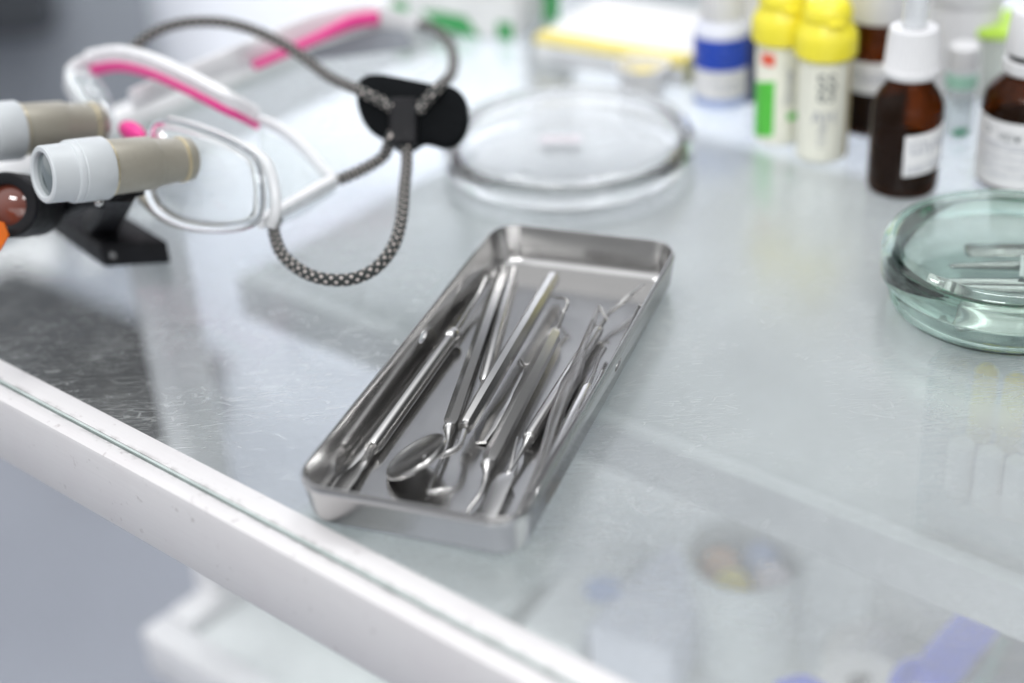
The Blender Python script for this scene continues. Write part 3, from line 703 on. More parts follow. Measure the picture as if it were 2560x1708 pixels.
# amber bottle behind
r = .0172; c = base_at(2177, 350, r); ca = cam_angle(c)
t = thing('amber_bottle', c, 'amber bottle with white cap and white band label, standing behind the yellow-capped bottle', 'bottle')
shell(t, 'glass', [(0, 0), (r-.003, 0), (r-.0008, .0008), (r, .003), (r, .045), (r-.0015, .049), (.0130, .0525), (.0125, .064), (0, .064)], c, 'amber_glass')
shell(t, 'liquid', [(0, .0015), (r-.004, .0015), (r-.0018, .004), (r-.0018, .022), (0, .022)], c, 'amber_liquid')
shell(t, 'cap', [(0, .0585), (.0158, .0585), (.0162, .0595), (.0162, .0835), (.0150, .085), (0, .085)], c, 'white_plastic')
lb = obj('paper_label', patch_cyl(c, r, ca-rad(80), ca+rad(80), .0240, .0400), 'label_paper', t)
text_on(lb, 'Ликвид', .0075, c, r, ca+rad(5), .0320, 'ink_grey')

# yellow flip-top bottles
def yellow(px, py, label, green=False):
    r = .0124; c = base_at(px, py, r); ca = cam_angle(c)
    t = thing('flip_top_bottle', c, label, 'bottle', 'bottles with yellow flip-top caps')
    shell(t, 'body', [(0, 0), (r-.001, 0), (r, .001), (r, .0500), (r-.001, .0515), (.009, .0525), (.009, .056), (0, .056)], c, 'cream_label')
    rc = .0150
    bm = lathe([(0, .0520), (rc-.0012, .0520), (rc, .0530), (rc, .0610), (rc-.0006, .0635), (rc-.002, .0660), (.0118, .0680), (.0110, .0695), (0, .0695)], Matrix.Translation(c), 56)
    cp = obj('cap', bm, 'yellow_plastic', t)
    bm = lathe([(0, .0700), (.0112, .0700), (.0118, .0708), (.0116, .0740), (.0100, .0775), (.0072, .0795), (0, .0802)], Matrix.Translation(c), 56); obj('flip_lid', bm, 'yellow_plastic', cp)
    bm = bmesh.new(); tm = Vector((math.cos(ca+.35), math.sin(ca+.35), 0)); add_box(bm, (.004, .008, .0020), frame_mat(c+tm*.0118+Vector((0, 0, .0700)), tm), .0006); obj('thumb_tab', bm, 'yellow_plastic', cp)
    if green:
        obj('green_panel', patch_cyl(c, r, ca-rad(72), ca-rad(12), .0040, .0330, .25), 'green_print', t)
        obj('red_dot', patch_cyl(c, r, ca-rad(48), ca-rad(14), .0420, .0480), 'red_print', t)
        lt = obj('side_panel', patch_cyl(c, r, ca+rad(2), ca+rad(78), .0030, .0490), 'cream_label', t)
        text_on(lt, 'Дезинф', .0060, c, r+.0003, ca+rad(20), .0330, 'ink_grey', 0, True)
        obj('green_line', patch_cyl(c, r+.0003, ca+rad(18), ca+rad(70), .0140, .0175), 'green_print', lt)
    else:
        lt = obj('front_panel', patch_cyl(c, r, ca-rad(60), ca+rad(60), .0030, .0500), 'cream_label', t)
        text_on(lt, 'SS', .0110, c, r+.0003, ca+rad(6), .0420, 'ink', 0)
        text_on(lt, '63', .0090, c, r+.0003, ca+rad(6), .0350, 'ink', 0)
        text_on(lt, 'АН', .0085, c, r+.0003, ca+rad(2), .0240, 'ink_grey', 0)
        text_on(lt, 'ГЕЛЬ', .0048, c, r+.0003, ca+rad(2), .0150, 'ink_grey', 0, True)
        obj('tan_stripe', patch_cyl(c, r, ca+rad(62), ca+rad(88), .0010, .0500), 'tan_edge', t)
    return t
yellow(2050, 412, 'cream bottle with yellow flip-top cap and dark letters, in front of the other yellow-capped ones')
yellow(1945, 368, 'yellow-capped bottle with a green panel and red dot, left of the cream one', True)
yellow(2085, 318, 'yellow-capped bottle mostly hidden behind the other two yellow-capped ones')

# blue and white nozzle bottle
r = .0146; c = base_at(1802, 278, r); ca = cam_angle(c)
t = thing('nozzle_bottle', c, 'white squeeze bottle with a dark blue band and tall nozzle cap, left of yellow-capped bottles', 'bottle')
shell(t, 'body', [(0, 0), (r-.002, 0), (r, .002), (r, .0420), (r-.0015, .0445), (.0105, .0465), (.0095, .048), (0, .048)], c, 'lilac_card')
shell(t, 'nozzle', [(0, .0468), (.0112, .0468), (.0116, .0480), (.0105, .0600), (.0085, .0800), (.0060, .095), (0, .096)], c, 'white_plastic')
obj('blue_band', patch_cyl(c, r, 0, 2*math.pi-.001, .0215, .0385, seg=64), 'blue_print', t)
lb = obj('paper_label', patch_cyl(c, r, ca-rad(100), ca+rad(100), .0060, .0212), 'label_paper', t)
text_on(lb, 'Оптический', .0036, c, r, ca+rad(20), .0150, 'ink_grey'); text_on(lb, 'раствор', .0036, c, r, ca+rad(20), .0105, 'ink_grey')
obj('foot_band', patch_cyl(c, r, 0, 2*math.pi-.001, .0008, .0056, seg=64), 'pale_blue', t)
r = .0120; c2 = base_at(1876, 262, r)
t = thing('navy_bottle', c2, 'dark navy bottle mostly hidden between the blue-banded and yellow-capped bottles', 'bottle')
shell(t, 'body', [(0, 0), (r-.001, 0), (r, .001), (r, .036), (r-.003, .040), (0, .040)], c2, 'navy'); shell(t, 'cap', [(0, .0402), (.0085, .0402), (.0085, .062), (0, .062)], c2, 'white_plastic')

# small vial with green print
r = .0072; c = base_at(2388, 352, r); ca = cam_angle(c)
t = thing('vial', c, 'small clear vial with white cap and green print, right of the near amber bottle', 'vial')
shell(t, 'glass', [(0, 0), (r-.001, 0), (r, .001), (r, .033), (r-.001, .035), (.0055, .036), (0, .036)], c, 'clear_plastic')
shell(t, 'cap', [(0, .0362), (.0074, .0362), (.0074, .0460), (.0066, .047), (0, .047)], c, 'white_plastic')
lb = obj('paper_label', patch_cyl(c, r, ca-rad(80), ca+rad(80), .0020, .0330), 'wrap_clear', t)
obj('green_ring', patch_cyl(c, r+.0003, ca-rad(80), ca+rad(80), .0265, .0335), 'mint_print', lb)
text_on(lb, '12', .0085, c, r+.0006, ca+rad(10), .0190, 'ink'); obj('green_mark', patch_cyl(c, r+.0003, ca-rad(10), ca+rad(45), .0020, .0060), 'ink_green', lb)
# white bottle at the back
r = .0185; c = base_at(2388, 258, r)
t = thing('white_bottle', c, 'tall plain white bottle with a wide white cap at the back of the group', 'bottle')
shell(t, 'body', [(0, 0), (r-.002, 0), (r, .002), (r, .048), (r-.001, .051), (0, .051)], c, 'white_plastic'); shell(t, 'cap', [(0, .0512), (.0195, .0512), (.0198, .0525), (.0198, .074), (.0185, .0755), (0, .0755)], c, 'white_plastic')
# pot with lime lid
r = .0172; c = base_at(2468, 262, r)
t = thing('plastic_pot', c, 'translucent plastic pot with a lime green lid behind the right amber bottle', 'pot')
shell(t, 'pot', [(0, 0), (.0130, 0), (.0138, .001), (r-.001, .0345), (r-.0018, .0345), (.0130, .0018), (0, .0018)], c, 'frosted'); shell(t, 'lid', [(0, .0347), (r+.0002, .0350), (r+.0012, .0360), (r+.0012, .0390), (r, .0400), (0, .0400)], c, 'lime_plastic')
# little white cup behind the petri dish
c = base_at(1608, 258, .0115)
t = thing('small_cup', c, 'small white plastic cup behind the clear petri dish, in front of the carton', 'cup')
shell(t, 'cup', [(0, 0), (.0110, 0), (.0114, .001), (.0142, .0175), (.0150, .0180), (.0138, .0180), (.0106, .0016), (0, .0016)], c, 'white_plastic', 48); shell(t, 'liquid', [(0, .0100), (.0118, .0100), (.0116, .0090), (0, .0090)], c, 'pale_yellow', 40)

# carton with a yellow edge
cz = .015
q = [P(1335, 92, cz), P(1712, 157, cz), P(1748, 88, cz), P(1442, 6, cz)]
ex = (q[1]-q[0]); ey = Vector((-ex.y, ex.x, 0)).normalized(); dep = .075
t = thing('carton', Vector((q[0].x, q[0].y, 0)), 'flat white carton with a yellow stripe along its top edge, behind the petri dish', 'box')
ctr = (q[0]+q[1])/2+ey*dep/2; ctr.z = cz/2+.0003
bm = bmesh.new(); add_box(bm, (ex.length, dep, cz), frame_mat(ctr, ex), .0006)
for f in bm.faces:
    nl = f.normal; f.material_index = 0 if nl.z > .5 else (1 if nl.dot(ey) < -.5 else (2 if nl.dot(ex.normalized()) > .5 else 0))
cb = obj('box', bm, ['carton_white', 'carton_face', 'carton_olive'], t)
bm = bmesh.new(); add_box(bm, (ex.length*.995, .011, .0003), frame_mat((q[0]+q[1])/2+ey*.0062+Vector((0, 0, .0006)), ex)); add_box(bm, (ex.length*.995, .0003, .0035), frame_mat((q[0]+q[1])/2-ey*.0002+Vector((0, 0, -.0017)), ex)); obj('yellow_stripe', bm, 'carton_yellow', t)
def on_front(x, y): return (q[0]+q[1])/2 - ey*.0005 + ex.normalized()*x + Vector((0, 0, -.0095+y))
obj('lettering', lettering_bm('Материал стоматологический', .0052, on_front), 'ink_grey', t, smooth=False)

# white packets with green print
def packet(a, b, h, dep, name, label, prints, lean=.12):
    A_, B_ = P(*a), P(*b); x = (B_-A_).normalized(); y = Vector((-x.y, x.x, 0)); n = (-y+Vector((0, 0, lean))).normalized()
    t_ = thing(name, (A_+B_)/2, label, 'packet')
    bm = bmesh.new(); add_box(bm, ((B_-A_).length, dep, h), frame_mat((A_+B_)/2+y*(dep/2+h*lean/2)+Vector((0, 0, h/2+.0004)), x), min(.004, dep*.3), 3)
    for v in bm.verts:
        z = v.co.z; v.co += y*(z-h/2)*lean + n*.0012*math.sin(v.co.x*90+z*160)
    o_ = obj('pack', bm, 'pouch_white', t_)
    def hit(px_, py_):
        d = ray(px_, py_); o = A_ + n*.0020; k = (o-CP).dot(n)/d.dot(n); return CP+d*k
    for k, (nm, pg) in enumerate(prints): obj(nm, prism([hit(*q_) for q_ in pg], n, .0004), 'pouch_green', t_)
    return t_
packet((985, 72), (1292, 110), .040, .030, 'packet', 'white packet with slanting green printed bands standing at the back beyond the petri dish',
       [('green_band', [(1052, 26), (1100, 30), (1163, 42), (1182, 68), (1200, 98), (1150, 88), (1092, 68)]), ('green_mark', [(1242, 54), (1280, 58), (1282, 104), (1246, 100)]), ('green_corner', [(978, 4), (1018, 10), (1016, 34), (984, 28)])])
packet((1286, 62), (1404, 52), .050, .020, 'packet', 'white packet with one upright green bar, behind the left end of the carton', [('green_bar', [(1356, -40), (1398, -40), (1397, 54), (1360, 56)])], .05)
c = base_at(1010, 16, .008)
t = thing('red_capped_tube', c, 'short tube with a dull red cap at the back beyond the glasses', 'tube')
shell(t, 'tube', [(0, 0), (.006, 0), (.006, .008), (0, .008)], c, 'ink_green'); shell(t, 'cap', [(0, .0082), (.0075, .0082), (.0075, .022), (.006, .023), (0, .023)], c, 'red_cap')

# ================================================================== LOUPE GLASSES
box_c = P(345, 672, 0)
lg = thing('loupe_glasses', Vector((box_c.x, box_c.y, 0)), 'clear and pink protective glasses with two magnifying tubes, headlamp and braided neck cord', 'magnifying glasses')
# two telescopes
S0, S1 = PD(105, 437, .590), PD(462, 398, .630)
AX = (S1-S0).normalized(); SL = (S1-S0).length
def scope(off):
    o = S0+off; M = frame_mat(o, AX); M = M @ Matrix.Rotation(rad(90), 4, 'Y')          # local z along the tube
    z = AX; x = z.orthogonal().normalized(); y = z.cross(x)
    M = Matrix(((x.x, y.x, z.x, o.x), (x.y, y.y, z.y, o.y), (x.z, y.z, z.z, o.z), (0, 0, 0, 1)))
    body = lathe([(.0112, .0268), (.0113, .0275), (.0110, .047), (.0106, .0478), (.0104, .0482), (.0101, .0490), (.0092, .0580), (.0090, .0600), (.0094, .0625), (.0088, .0650), (.0070, .0665), (0, .0668)], M, 56)
    tb = obj('telescope', body, 'scope_taupe', lg)
    obj('front_ring', lathe([(.0088, .0060), (.0088, .0005), (.0093, 0), (.0108, 0), (.0114, .0006), (.0116, .0105), (.0124, .0110), (.0126, .0116), (.0126, .0130), (.0122, .0134), (.0127, .0140), (.0128, .0258), (.0124, .0264), (.0112, .0268)], M, 56), 'scope_white', tb)
    obj('gold_line', lathe([(.0113, .0268), (.0119, .0268), (.0119, .0274), (.0113, .0274)], M, 56), 'scope_gold', tb)
    obj('eyepiece_line', lathe([(.0090, .0600), (.0096, .0602), (.0096, .0612), (.0090, .0612)], M, 56), 'scope_gold', tb)
    obj('lens', lathe([(0, .0012), (.0040, .0014), (.0088, .0022), (.0088, .0055), (0, .0055)], M, 48), 'optic_lens', tb)
scope(Vector((0, 0, 0))); scope(PD(240, 308, .672)-S1)
# clear front lenses
def plate(outline, thick, mat, name, parent, nrm):
    return obj(name, prism(outline, nrm, thick), mat, parent, angle=30)
def lens_depth(x, y): return .652-.030*(x-385)/265 + .012*max(0, (330-y)/60)
near = [(372, 470), (392, 515), (440, 547), (500, 563), (570, 567), (625, 556), (647, 525), (648, 460), (638, 412), (612, 384), (560, 356), (500, 332), (440, 314), (402, 312), (384, 330), (374, 400)]
no = smooth_path([PD(x, y, lens_depth(x, y)) for x, y in near+near[:1]], 5)[:-1]
nl = (no[30]-no[0]).cross(no[60]-no[0]).normalized()
bm = bmesh.new(); cc = sum(no, Vector())/len(no); vs = [bm.verts.new(p) for p in no]; mid = bm.verts.new(cc - AX*.004)
inner = [bm.verts.new(cc-AX*.003+(p-cc)*.55) for p in no]
for i in range(len(vs)):
    j = (i+1) % len(vs); bm.faces.new((vs[i], vs[j], inner[j], inner[i])); bm.faces.new((inner[i], inner[j], mid))
obj('lens', bm, 'lens_clear', lg)
bm = bmesh.new(); tube_into(bm, no+no[:1], .0026, 14); obj('lens_rim', bm, 'rim_clear', lg)
far = [(268, 300), (262, 262), (245, 225), (215, 195), (185, 185), (178, 200), (200, 240), (232, 285), (250, 330)]
fo = smooth_path([PD(x, y, .690) for x, y in far+far[:1]], 5)[:-1]
bm = bmesh.new(); vs = [bm.verts.new(p) for p in fo]; mid = bm.verts.new(sum(fo, Vector())/len(fo)-AX*.004)
for i in range(len(vs)): bm.faces.new((vs[i], vs[(i+1) % len(vs)], mid))
obj('lens', bm, 'lens_clear', lg)
bm = bmesh.new(); tube_into(bm, fo+fo[:2], .0036, 12, cap=False); obj('lens_rim', bm, 'clear_plastic', lg)
# second, inner line of the near lens where the clear rim is thick
ni = [PD(x+26, y+4, lens_depth(x, y)+.010) for x, y in ((400, 300), (470, 318), (540, 345), (600, 372), (640, 405), (660, 470), (662, 530), (650, 562))]
obj('shield_rim', tube(smooth_path(ni, 6), .0024, 12), 'frame_soft', lg)
# brow bar with its pink insert
brow = [(228, 160, .735), (300, 150, .722), (380, 168, .706), (470, 208, .690), (560, 255, .678), (640, 300, .690)]
bp_ = smooth_path([PD(*p) for p in brow], 6)
obj('brow_bar', strip([p+Vector((0, 0, .0030)) for p in bp_], [.0075, .0085, .008, .0065], .0045, (0, -.3, 1)), 'frame_white', lg)
obj('pink_insert', strip([p-Vector((0, 0, .0026)) for p in bp_], [.0055, .0048, .0040, .0024], .0052, (0, -.3, 1)), 'pink_rubber', lg)
# brow end piece, hooking down to the far lens
obj('end_piece', strip(smooth_path([PD(232, 158, .735), PD(195, 170, .730), PD(172, 200, .722), PD(205, 250, .706), PD(255, 310, .695)], 6), [.009, .011, .012, .011, .008], .0045, (.3, -.3, .9)), 'frame_soft', lg)
# far temple with pink tip
tp = smooth_path([PD(330, 250, .725), PD(430, 205, .738), PD(540, 165, .752), PD(640, 130, .764), PD(780, 75, .780), PD(900, 45, .790), PD(985, 52, .798), PD(1040, 66, .802)], 6)
ta = obj('temple', strip(tp, [.010, .010, .011, .014, .016, .015, .011, .006], .0035, (0, 0, 1)), 'frame_white', lg)
obj('pink_pad', strip(smooth_path([PD(636, 166, .760), PD(720, 128, .768), PD(800, 92, .776), PD(880, 56, .784), PD(945, 44, .789)], 6), [.0030, .0036, .0042, .0062, .0060], .0050, (0, 0, 1)), 'pink_rubber', lg)
obj('grey_window', prism([PD(x, y, .795) for x, y in ((760, 128), (860, 98), (960, 70), (1010, 76), (1035, 108), (1020, 122), (900, 138), (790, 150))], FW, .002), 'panel_grey', ta)
# side shield and near temple stub
obj('side_shield', prism([PD(*p) for p in ((648, 330, .680), (700, 350, .684), (770, 400, .682), (830, 445, .672), (760, 490, .660), (680, 530, .645), (652, 552, .640), (655, 440, .655))], (PD(830, 445, .672)-PD(648, 330, .680)).cross(PD(652, 552, .640)-PD(648, 330, .680)), .0016), 'lens_clear', lg)
obj('temple', strip(smooth_path([PD(600, 292, .690), PD(668, 306, .690), PD(726, 340, .686), PD(776, 388, .680), PD(808, 428, .676), PD(836, 452, .674)], 6), [.0046, .0058, .0070, .0080, .0080], .0030, (.25, -.55, .8)), 'frame_milky', lg)
obj('temple_arm', strip(smooth_path([PD(650, 556, .640), PD(700, 528, .650), PD(770, 490, .661), PD(838, 452, .674)], 6), [.0060, .0060, .0070, .0066], .0040, (0, -.35, 1)), 'frame_white', lg)
obj('temple_arm', strip(smooth_path([PD(668, 552, .643), PD(710, 540, .650), PD(770, 510, .660), PD(835, 468, .672)], 6), [.0060, .0070, .0080, .0060], .0026, (0, -.5, 1)), 'clear_plastic', lg)
# nose pad
bm = bmesh.new(); bmesh.ops.create_uvsphere(bm, u_segments=24, v_segments=14, radius=1)
npd = PD(330, 330, .672); bmesh.ops.transform(bm, matrix=frame_mat(npd, PD(370, 356, .675)-PD(285, 312, .705), UP) @ Matrix.Diagonal((.0125, .004, .0045, 1)), verts=bm.verts); obj('nose_pad', bm, 'pink_rubber', lg)
obj('nose_bridge', tube(smooth_path([PD(362, 352, .675), PD(385, 340, .67), PD(400, 318, .668), PD(430, 306, .665)], 5), [.003, .0026, .0022, .002], 12), 'pink_rubber', lg)
obj('lower_rim', tube(smooth_path([PD(x, y, d) for x, y, d in ((345, 478, .672), (372, 512, .668), (420, 548, .662), (490, 570, .655), (570, 577, .645))], 6), [.0020, .0022, .0022, .0018, .0010], 12), 'scope_taupe', lg)
# black lamp base on the glass, its column and the headlamp
b0, b1, b2_ = P(262, 669, .0005), P(429, 659, .0005), P(128, 577, .0005)
ex = (b1-b0); ey = (b2_-b0)
bc = b0+ex/2+ey/2; bc.z = .0062
bm = prism([Vector((p_.x, p_.y, .0062)) for p_ in (b0, b1, b1+ey, b0+ey)], (0, 0, 1), .0112, .0009); bx = obj('mount_base', bm, 'black_plastic', lg)
nrm = ex.cross(Vector((0, 0, 1))).normalized(); fc = b0+ex*.16; fc.z = .0066
bm = bmesh.new(); lathe_into(bm, [(0, .0002), (.0012, .0002), (.0016, .0006), (.0019, .0002), (.0019, -.001)], Matrix.Translation(fc) @ nrm.to_track_quat('Z', 'Y').to_matrix().to_4x4(), 20); obj('screw', bm, 'steel_dark', bx)
smid = S0+AX*.030
top = bc+ey*.02; top.z = .0115
k1 = smid+Vector((0, .004, -.011))
bm = bmesh.new()
strip_into(bm, smooth_path([top+Vector((-.002, 0, 0)), top*.6+k1*.4+Vector((0, .003, 0)), k1], 5), [.014, .013, .013], [.013, .012, .012], RT)
add_box(bm, (.016, .012, .010), frame_mat(k1+Vector((0, .004, 0)), AX), .0015); obj('column', bm, 'black_plastic', lg)
bm = bmesh.new(); ball(bm, PD(333, 486, .628), .0024, 20); obj('ball_joint', bm, 'steel_tool', lg)
bm = bmesh.new(); ball(bm, PD(247, 505, .605), .0020, 20); obj('adjusting_screw', bm, 'steel_tool', lg)
H0, H1 = PD(14, 512, .612), PD(118, 520, .655); hz = (H1-H0).normalized(); hl = (H1-H0).length
x = hz.orthogonal().normalized(); y = hz.cross(x)
HM = Matrix(((x.x, y.x, hz.x, H0.x), (x.y, y.y, hz.y, H0.y), (x.z, y.z, hz.z, H0.z), (0, 0, 0, 1)))
hb = obj('headlamp', lathe([(.0085, .004), (.0085, .0004), (.0096, 0), (.0126, 0), (.0134, .001), (.0134, .016), (.0126, .017), (.0126, .030), (.0110, hl-.008), (.0070, hl), (0, hl)], HM, 48), 'black_plastic', lg)
obj('lens', lathe([(0, .0010), (.005, .0018), (.0086, .0034), (.0086, .006), (0, .006)], HM, 40), 'lamp_lens', hb)
obj('arm', tube(smooth_path([H1-hz*.006, PD(165, 520, .655), PD(215, 500, .640), PD(255, 498, .632)], 5), [.0060, .0045, .004, .004], 12), 'black_plastic', lg)
obj('filter_flap', prism([PD(x, y, d) for x, y, d in ((-60, 540, .600), (10, 556, .604), (22, 588, .606), (0, 628, .602), (-70, 650, .596))], FW, .0018), 'orange_filter', lg)
# pad on the cord
pad_o = [(900, 216), (925, 197), (965, 196), (1030, 208), (1090, 220), (1130, 226), (1158, 258), (1163, 312), (1142, 352), (1110, 366), (1062, 356), (1036, 370), (1004, 374), (975, 352), (930, 322), (905, 275)]
YB = PD(1060, 372, .672).y; ZB = PD(1060, 372, .672).z
def pad_pt(x, y, off=0):
    d = ray(x, y); s = 1.05                                              # plane leaning back from the glass
    n = Vector((0, -s, 1)).normalized(); o = Vector((0, YB, ZB)); k = (o-CP).dot(n)/d.dot(n); return CP+d*k+n*off
pn = Vector((0, -1.05, 1)).normalized()
po = smooth_path([pad_pt(1030+(x-1030)*1.07, 290+(y-290)*1.06) for x, y in pad_o+pad_o[:1]], 4)[:-1]
bm = bmesh.new(); pcn = sum(po, Vector())/len(po); rows = []
for sc, hh in ((.96, -.0028), (1, -.0018), (1, .0012), (.96, .0030), (.85, .0040), (.5, .0046)):
    rows.append([bm.verts.new(pcn+(p-pcn)*sc+pn*hh) for p in po])
for A, B in zip(rows, rows[1:]): bridge(bm, A, B)
bm.faces.new(rows[0][::-1]); bm.faces.new(rows[-1]); obj('cord_pad', bm, 'black_fabric', lg)
bm = bmesh.new(); add_box(bm, (.0125, .022, .006), frame_mat(pad_pt(1012, 318, .0062), RT, pn) , .0015, 3); obj('cord_clasp', bm, 'black_plastic', lg)
def cord(pts, r=.0026):
    bm = bmesh.new(); uvl = bm.loops.layers.uv.new('UVMap'); tube_into(bm, smooth_path(pts, 14), r, 14, uvlay=uvl, vscale=1/.0040)
    obj('cord', bm, 'braided_cord', lg)
cord([PD(694, 545, .650), PD(685, 565, .648), PD(688, 592, .640), PD(706, 635, .630), PD(752, 676, .622), PD(812, 698, .616), PD(882, 697, .615), PD(942, 668, .618), PD(985, 612, .626), PD(1004, 545, .638), PD(1011, 470, .652), PD(1017, 410, .664), pad_pt(1019, 374, .005), pad_pt(1020, 352, .007)])
cord([PD(846, 450, .673), PD(890, 432, .674), PD(935, 408, .675), PD(962, 386, .675), pad_pt(978, 362, .006), pad_pt(986, 346, .007)])
cord([pad_pt(984, 286, .007), pad_pt(960, 270, .007), pad_pt(900, 240, .007), PD(820, 190, .712), PD(740, 130, .722), PD(660, 86, .728), PD(580, 60, .730), PD(500, 54, .730), PD(430, 64, .730), PD(372, 90, .730), PD(336, 120, .730), PD(322, 150, .735)])
cord([pad_pt(1046, 296, .007), pad_pt(1066, 270, .007), pad_pt(1100, 232, .007), PD(1128, 185, .735), PD(1133, 140, .755), PD(1118, 102, .775), PD(1085, 72, .795), PD(1035, 58, .805)])

# ================================================================== BELOW THE GLASS
# clear organizer on the middle shelf
zb, zt = -.0985, -.012
A = P(2276, 1327, zb); 
def org(d, n, z): return A + DD*d + NN*n + Vector((0, 0, z))
t = thing('clear_organizer', A+DD*.08+NN*.06, 'clear acrylic box standing on the shelf under the glass at the right, open compartments inside', 'organizer box')
bm = bmesh.new()
H = zt-zb
def ob(bm, d0, d1, n0, n1, z0, z1): add_box(bm, (d1-d0, n1-n0, z1-z0), frame_mat(org((d0+d1)/2, (n0+n1)/2, (z0+z1)/2), DD), .0008)
ob(bm, 0, .17, 0, .11, 0, .002); ob(bm, 0, .0025, .0026, .1074, .002, H); ob(bm, .1675, .17, .0026, .1074, .002, H); ob(bm, 0, .17, .1075, .11, .002, H)
obj('box', bm, 'organizer_clear', t)
bm = bmesh.new(); ob(bm, 0, .17, 0, .0025, .002, H); obj('front_panel', bm, 'organizer_clear', t)
bm = bmesh.new(); ob(bm, .003, .167, .0275, .0290, .003, H*.5); obj('divider', bm, 'organizer_clear', t)
for k in range(5):
    bm = bmesh.new(); lathe_into(bm, [(0, 0), (.0048, 0), (.0052, .001), (.0052, .026), (.0042, .0272), (0, .0272)], Matrix.Translation(org(.011+.0125*k, .018, .0140)), 24); o_ = obj('cotton_roll', bm, 'cotton')
    tag(o_, 'upright white cotton roll in the clear box under the glass', 'cotton roll', 'cotton rolls in the clear organizer')
for k in range(4):
    bm = bmesh.new(); lathe_into(bm, [(0, 0), (.0050, 0), (.0054, .001), (.0046, .034), (.0030, .036), (0, .036)], Matrix.Translation(org(.010+.0130*k, .038, .0310)), 24); o_ = obj('yellow_capsule', bm, 'pale_yellow')
    tag(o_, 'pale yellow capsule in the back row of the clear box under the glass', 'capsule', 'yellow capsules in the clear organizer')
bm = bmesh.new(); ob(bm, .004, .166, .004, .0265, .003, .0132); tag(obj('foam_block', bm, 'grey_foam'), 'pale grey block under the white cotton rolls in the clear box', 'block')
bm = bmesh.new(); ob(bm, .004, .166, .0300, .106, .003, .0300); tag(obj('foam_block', bm, 'grey_foam'), 'pale grey block under the yellow capsules in the clear box', 'block')

SZ = -.3095                                                           # lower pane
# white basin at the left
bm = bmesh.new(); p0 = W3(-.54, .50, 0)
hx, hy = .085, .062
def ring2(ins, z, r=.02, seg=8):
    vs = []
    for cx, cy, a0 in ((hx-ins-r, hy-ins-r, 0), (-hx+ins+r, hy-ins-r, 90), (-hx+ins+r, -hy+ins+r, 180), (hx-ins-r, -hy+ins+r, 270)):
        for k in range(seg+1):
            a = rad(a0+90*k/seg); q_ = DD*(cx+r*math.cos(a))+NN*(cy+r*math.sin(a)); vs.append(bm.verts.new((p0.x+q_.x, p0.y+q_.y, z)))
    return vs
rg = [ring2(i_, z_) for i_, z_ in ((.014, SZ+.0006), (.010, SZ+.003), (.004, SZ+.030), (0, SZ+.034), (0, SZ+.0365), (.003, SZ+.0365), (.010, SZ+.030), (.016, SZ+.006), (.020, SZ+.003))]
for A_, B_ in zip(rg, rg[1:]): bridge(bm, A_, B_)
bm.faces.new(rg[0][::-1]); bm.faces.new(rg[-1])
tag(obj('basin', bm, 'basin_white'), 'white rounded basin on the lower shelf seen under the front rail', 'basin')

def card(name, quad, z, thick, mat, label, cat):
    pts_ = [P(x, y, z) for x, y in quad]; t_ = thing(name, sum(pts_, Vector())/len(pts_), label, cat)
    o_ = obj('pack', prism(pts_, (0, 0, 1), thick, .003), mat, t_); return t_
t = card('packet', [(1512, 1352), (1628, 1404), (1440, 1668), (1300, 1612)], -.285, .03, 'packet_white', 'white soft packet with a small blue dot, seen through the glass near the tray', 'packet')
bm = bmesh.new(); lathe_into(bm, [(0, 0), (.011, 0), (.011, .0006), (0, .0006)], Matrix.Translation(P(1508, 1474, -.2690)), 28); obj('blue_dot', bm, 'pale_blue', t)
card('flat_box', [(1664, 1432), (1790, 1470), (1680, 1708), (1470, 1640)], -.280, .045, 'lilac_card', 'pale lilac flat box beside the white packet, seen through the glass', 'box')
c = P(1860, 1640, SZ); c.z = SZ+.0003
t = thing('open_jar', c, 'white open jar holding coloured capsules, seen through the glass at the bottom', 'jar')
obj('jar', lathe([(0, 0), (.030, 0), (.032, .002), (.034, .074), (.036, .077), (.0335, .078), (.030, .072), (.029, .004), (0, .004)], Matrix.Translation(c), 48), 'basin_white', t)
for (dx, dy, mt, nm, lbl) in ((-.014, .008, 'peach', 'orange_capsule', 'orange capsule in the open white jar under the glass'), (.010, .010, 'pale_blue', 'blue_capsule', 'pale blue capsule in the open white jar under the glass'), (.013, -.010, 'pink_note', 'pink_capsule', 'pink capsule in the open white jar under the glass'), (-.010, -.012, 'pale_yellow', 'yellow_capsule', 'yellow capsule in the open white jar under the glass')):
    bm = bmesh.new(); lathe_into(bm, [(0, 0), (.0100, 0), (.0108, .002), (.0108, .060), (.008, .066), (0, .068)], Matrix.Translation(c+Vector((dx, dy, .0045))), 24); tag(obj(nm, bm, mt), lbl, 'capsule')
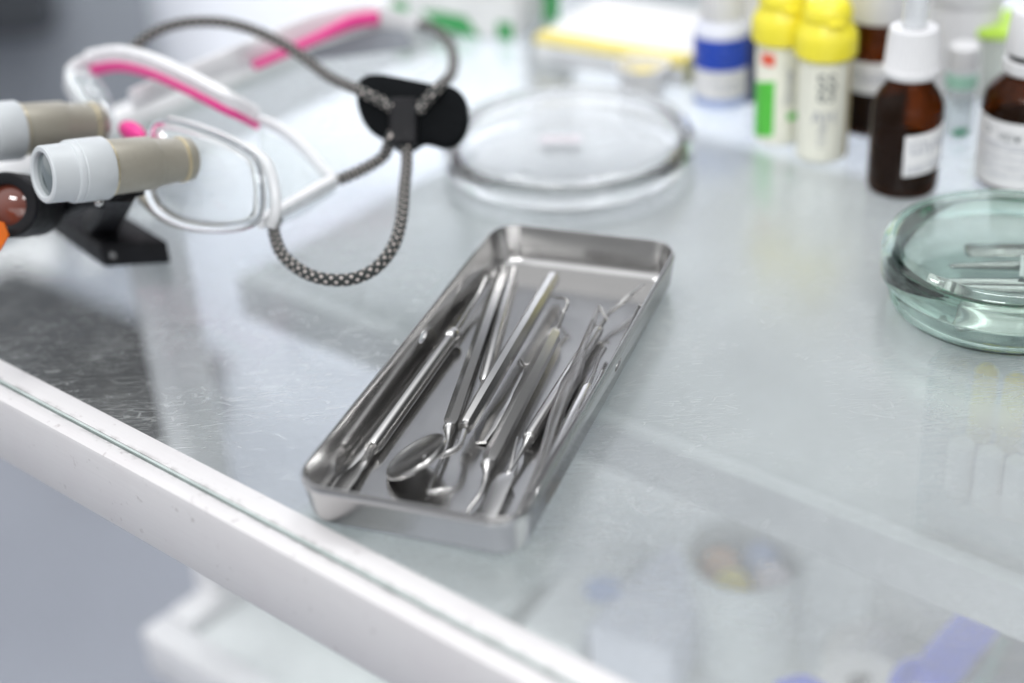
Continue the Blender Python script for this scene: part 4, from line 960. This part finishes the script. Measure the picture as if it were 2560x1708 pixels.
for k, (x, y, l_) in enumerate(((2165, 1650, 'white tape roll, its hole painted dark, left of the blue handle, under the glass'), (2250, 1668, 'smaller white tape roll between the larger roll and the blue handle, its hole painted dark'))):
    c = P(x, y, -.29); ax = (DD*.4+NN*-.9).normalized(); R_ = (.024, .018)[k]; c.z = SZ+R_+.0004
    t = thing('tape_roll', Vector((c.x, c.y, SZ)), l_, 'tape roll')
    q_ = ax.to_track_quat('Z', 'Y').to_matrix().to_4x4(); obj('roll', lathe([(.009, 0), (R_, 0), (R_, .026), (.009, .026), (.009, 0)], Matrix.Translation(c) @ q_, 40), 'cotton', t)
    obj('hole_shade', lathe([(0, .002), (.0089, .002), (.0089, .024), (0, .024)], Matrix.Translation(c) @ q_, 32), 'dark_hole', t)  # dark plug, shade inside the hole put into the colour
t = thing('blue_forceps', P(2400, 1610, -.25), 'bright blue plastic forceps with ring handles under the glass at the bottom right', 'forceps')
obj('shaft', tube(smooth_path([P(2500, 1492, -.215), P(2440, 1565, -.225), P(2365, 1650, -.235), P(2320, 1712, -.24)], 6), [.009, .0115, .0125, .011], 14, flat=(1, .6)), 'blue_plastic', t)
obj('ring_handle', tube(smooth_path([P(2330, 1700, -.235), P(2300, 1672, -.235), P(2268, 1680, -.235), P(2250, 1720, -.235), P(2265, 1770, -.235)], 6), .0060, 12), 'blue_plastic', t)
obj('ring_handle', tube(smooth_path([P(2060, 1745, -.235), P(2010, 1716, -.235), P(1950, 1730, -.235)], 6), .0060, 12), 'blue_plastic', t)
t = thing('forceps_rest', P(2400, 1640, SZ), 'pale block carrying the blue forceps on the lower shelf', 'block')
q_ = P(2400, 1640, SZ); bm = bmesh.new(); add_box(bm, (.10, .05, .05), frame_mat(Vector((q_.x, q_.y, SZ+.0255)), DD), .004); obj('block', bm, 'packet_white', t)
c = P(2600, 1640, -.25)
t = thing('navy_box', Vector((c.x, c.y, SZ)), 'dark navy box in the bottom right corner under the glass', 'box')
bm = bmesh.new(); add_box(bm, (.10, .09, .07), frame_mat(Vector((c.x+.012, c.y, SZ+.0355)), DD), .003); obj('box', bm, 'navy_card', t)
obj('teal_edge', tube([P(2510, 1600, -.235), P(2450, 1720, -.235)], .004, 10), 'teal_glass', t)
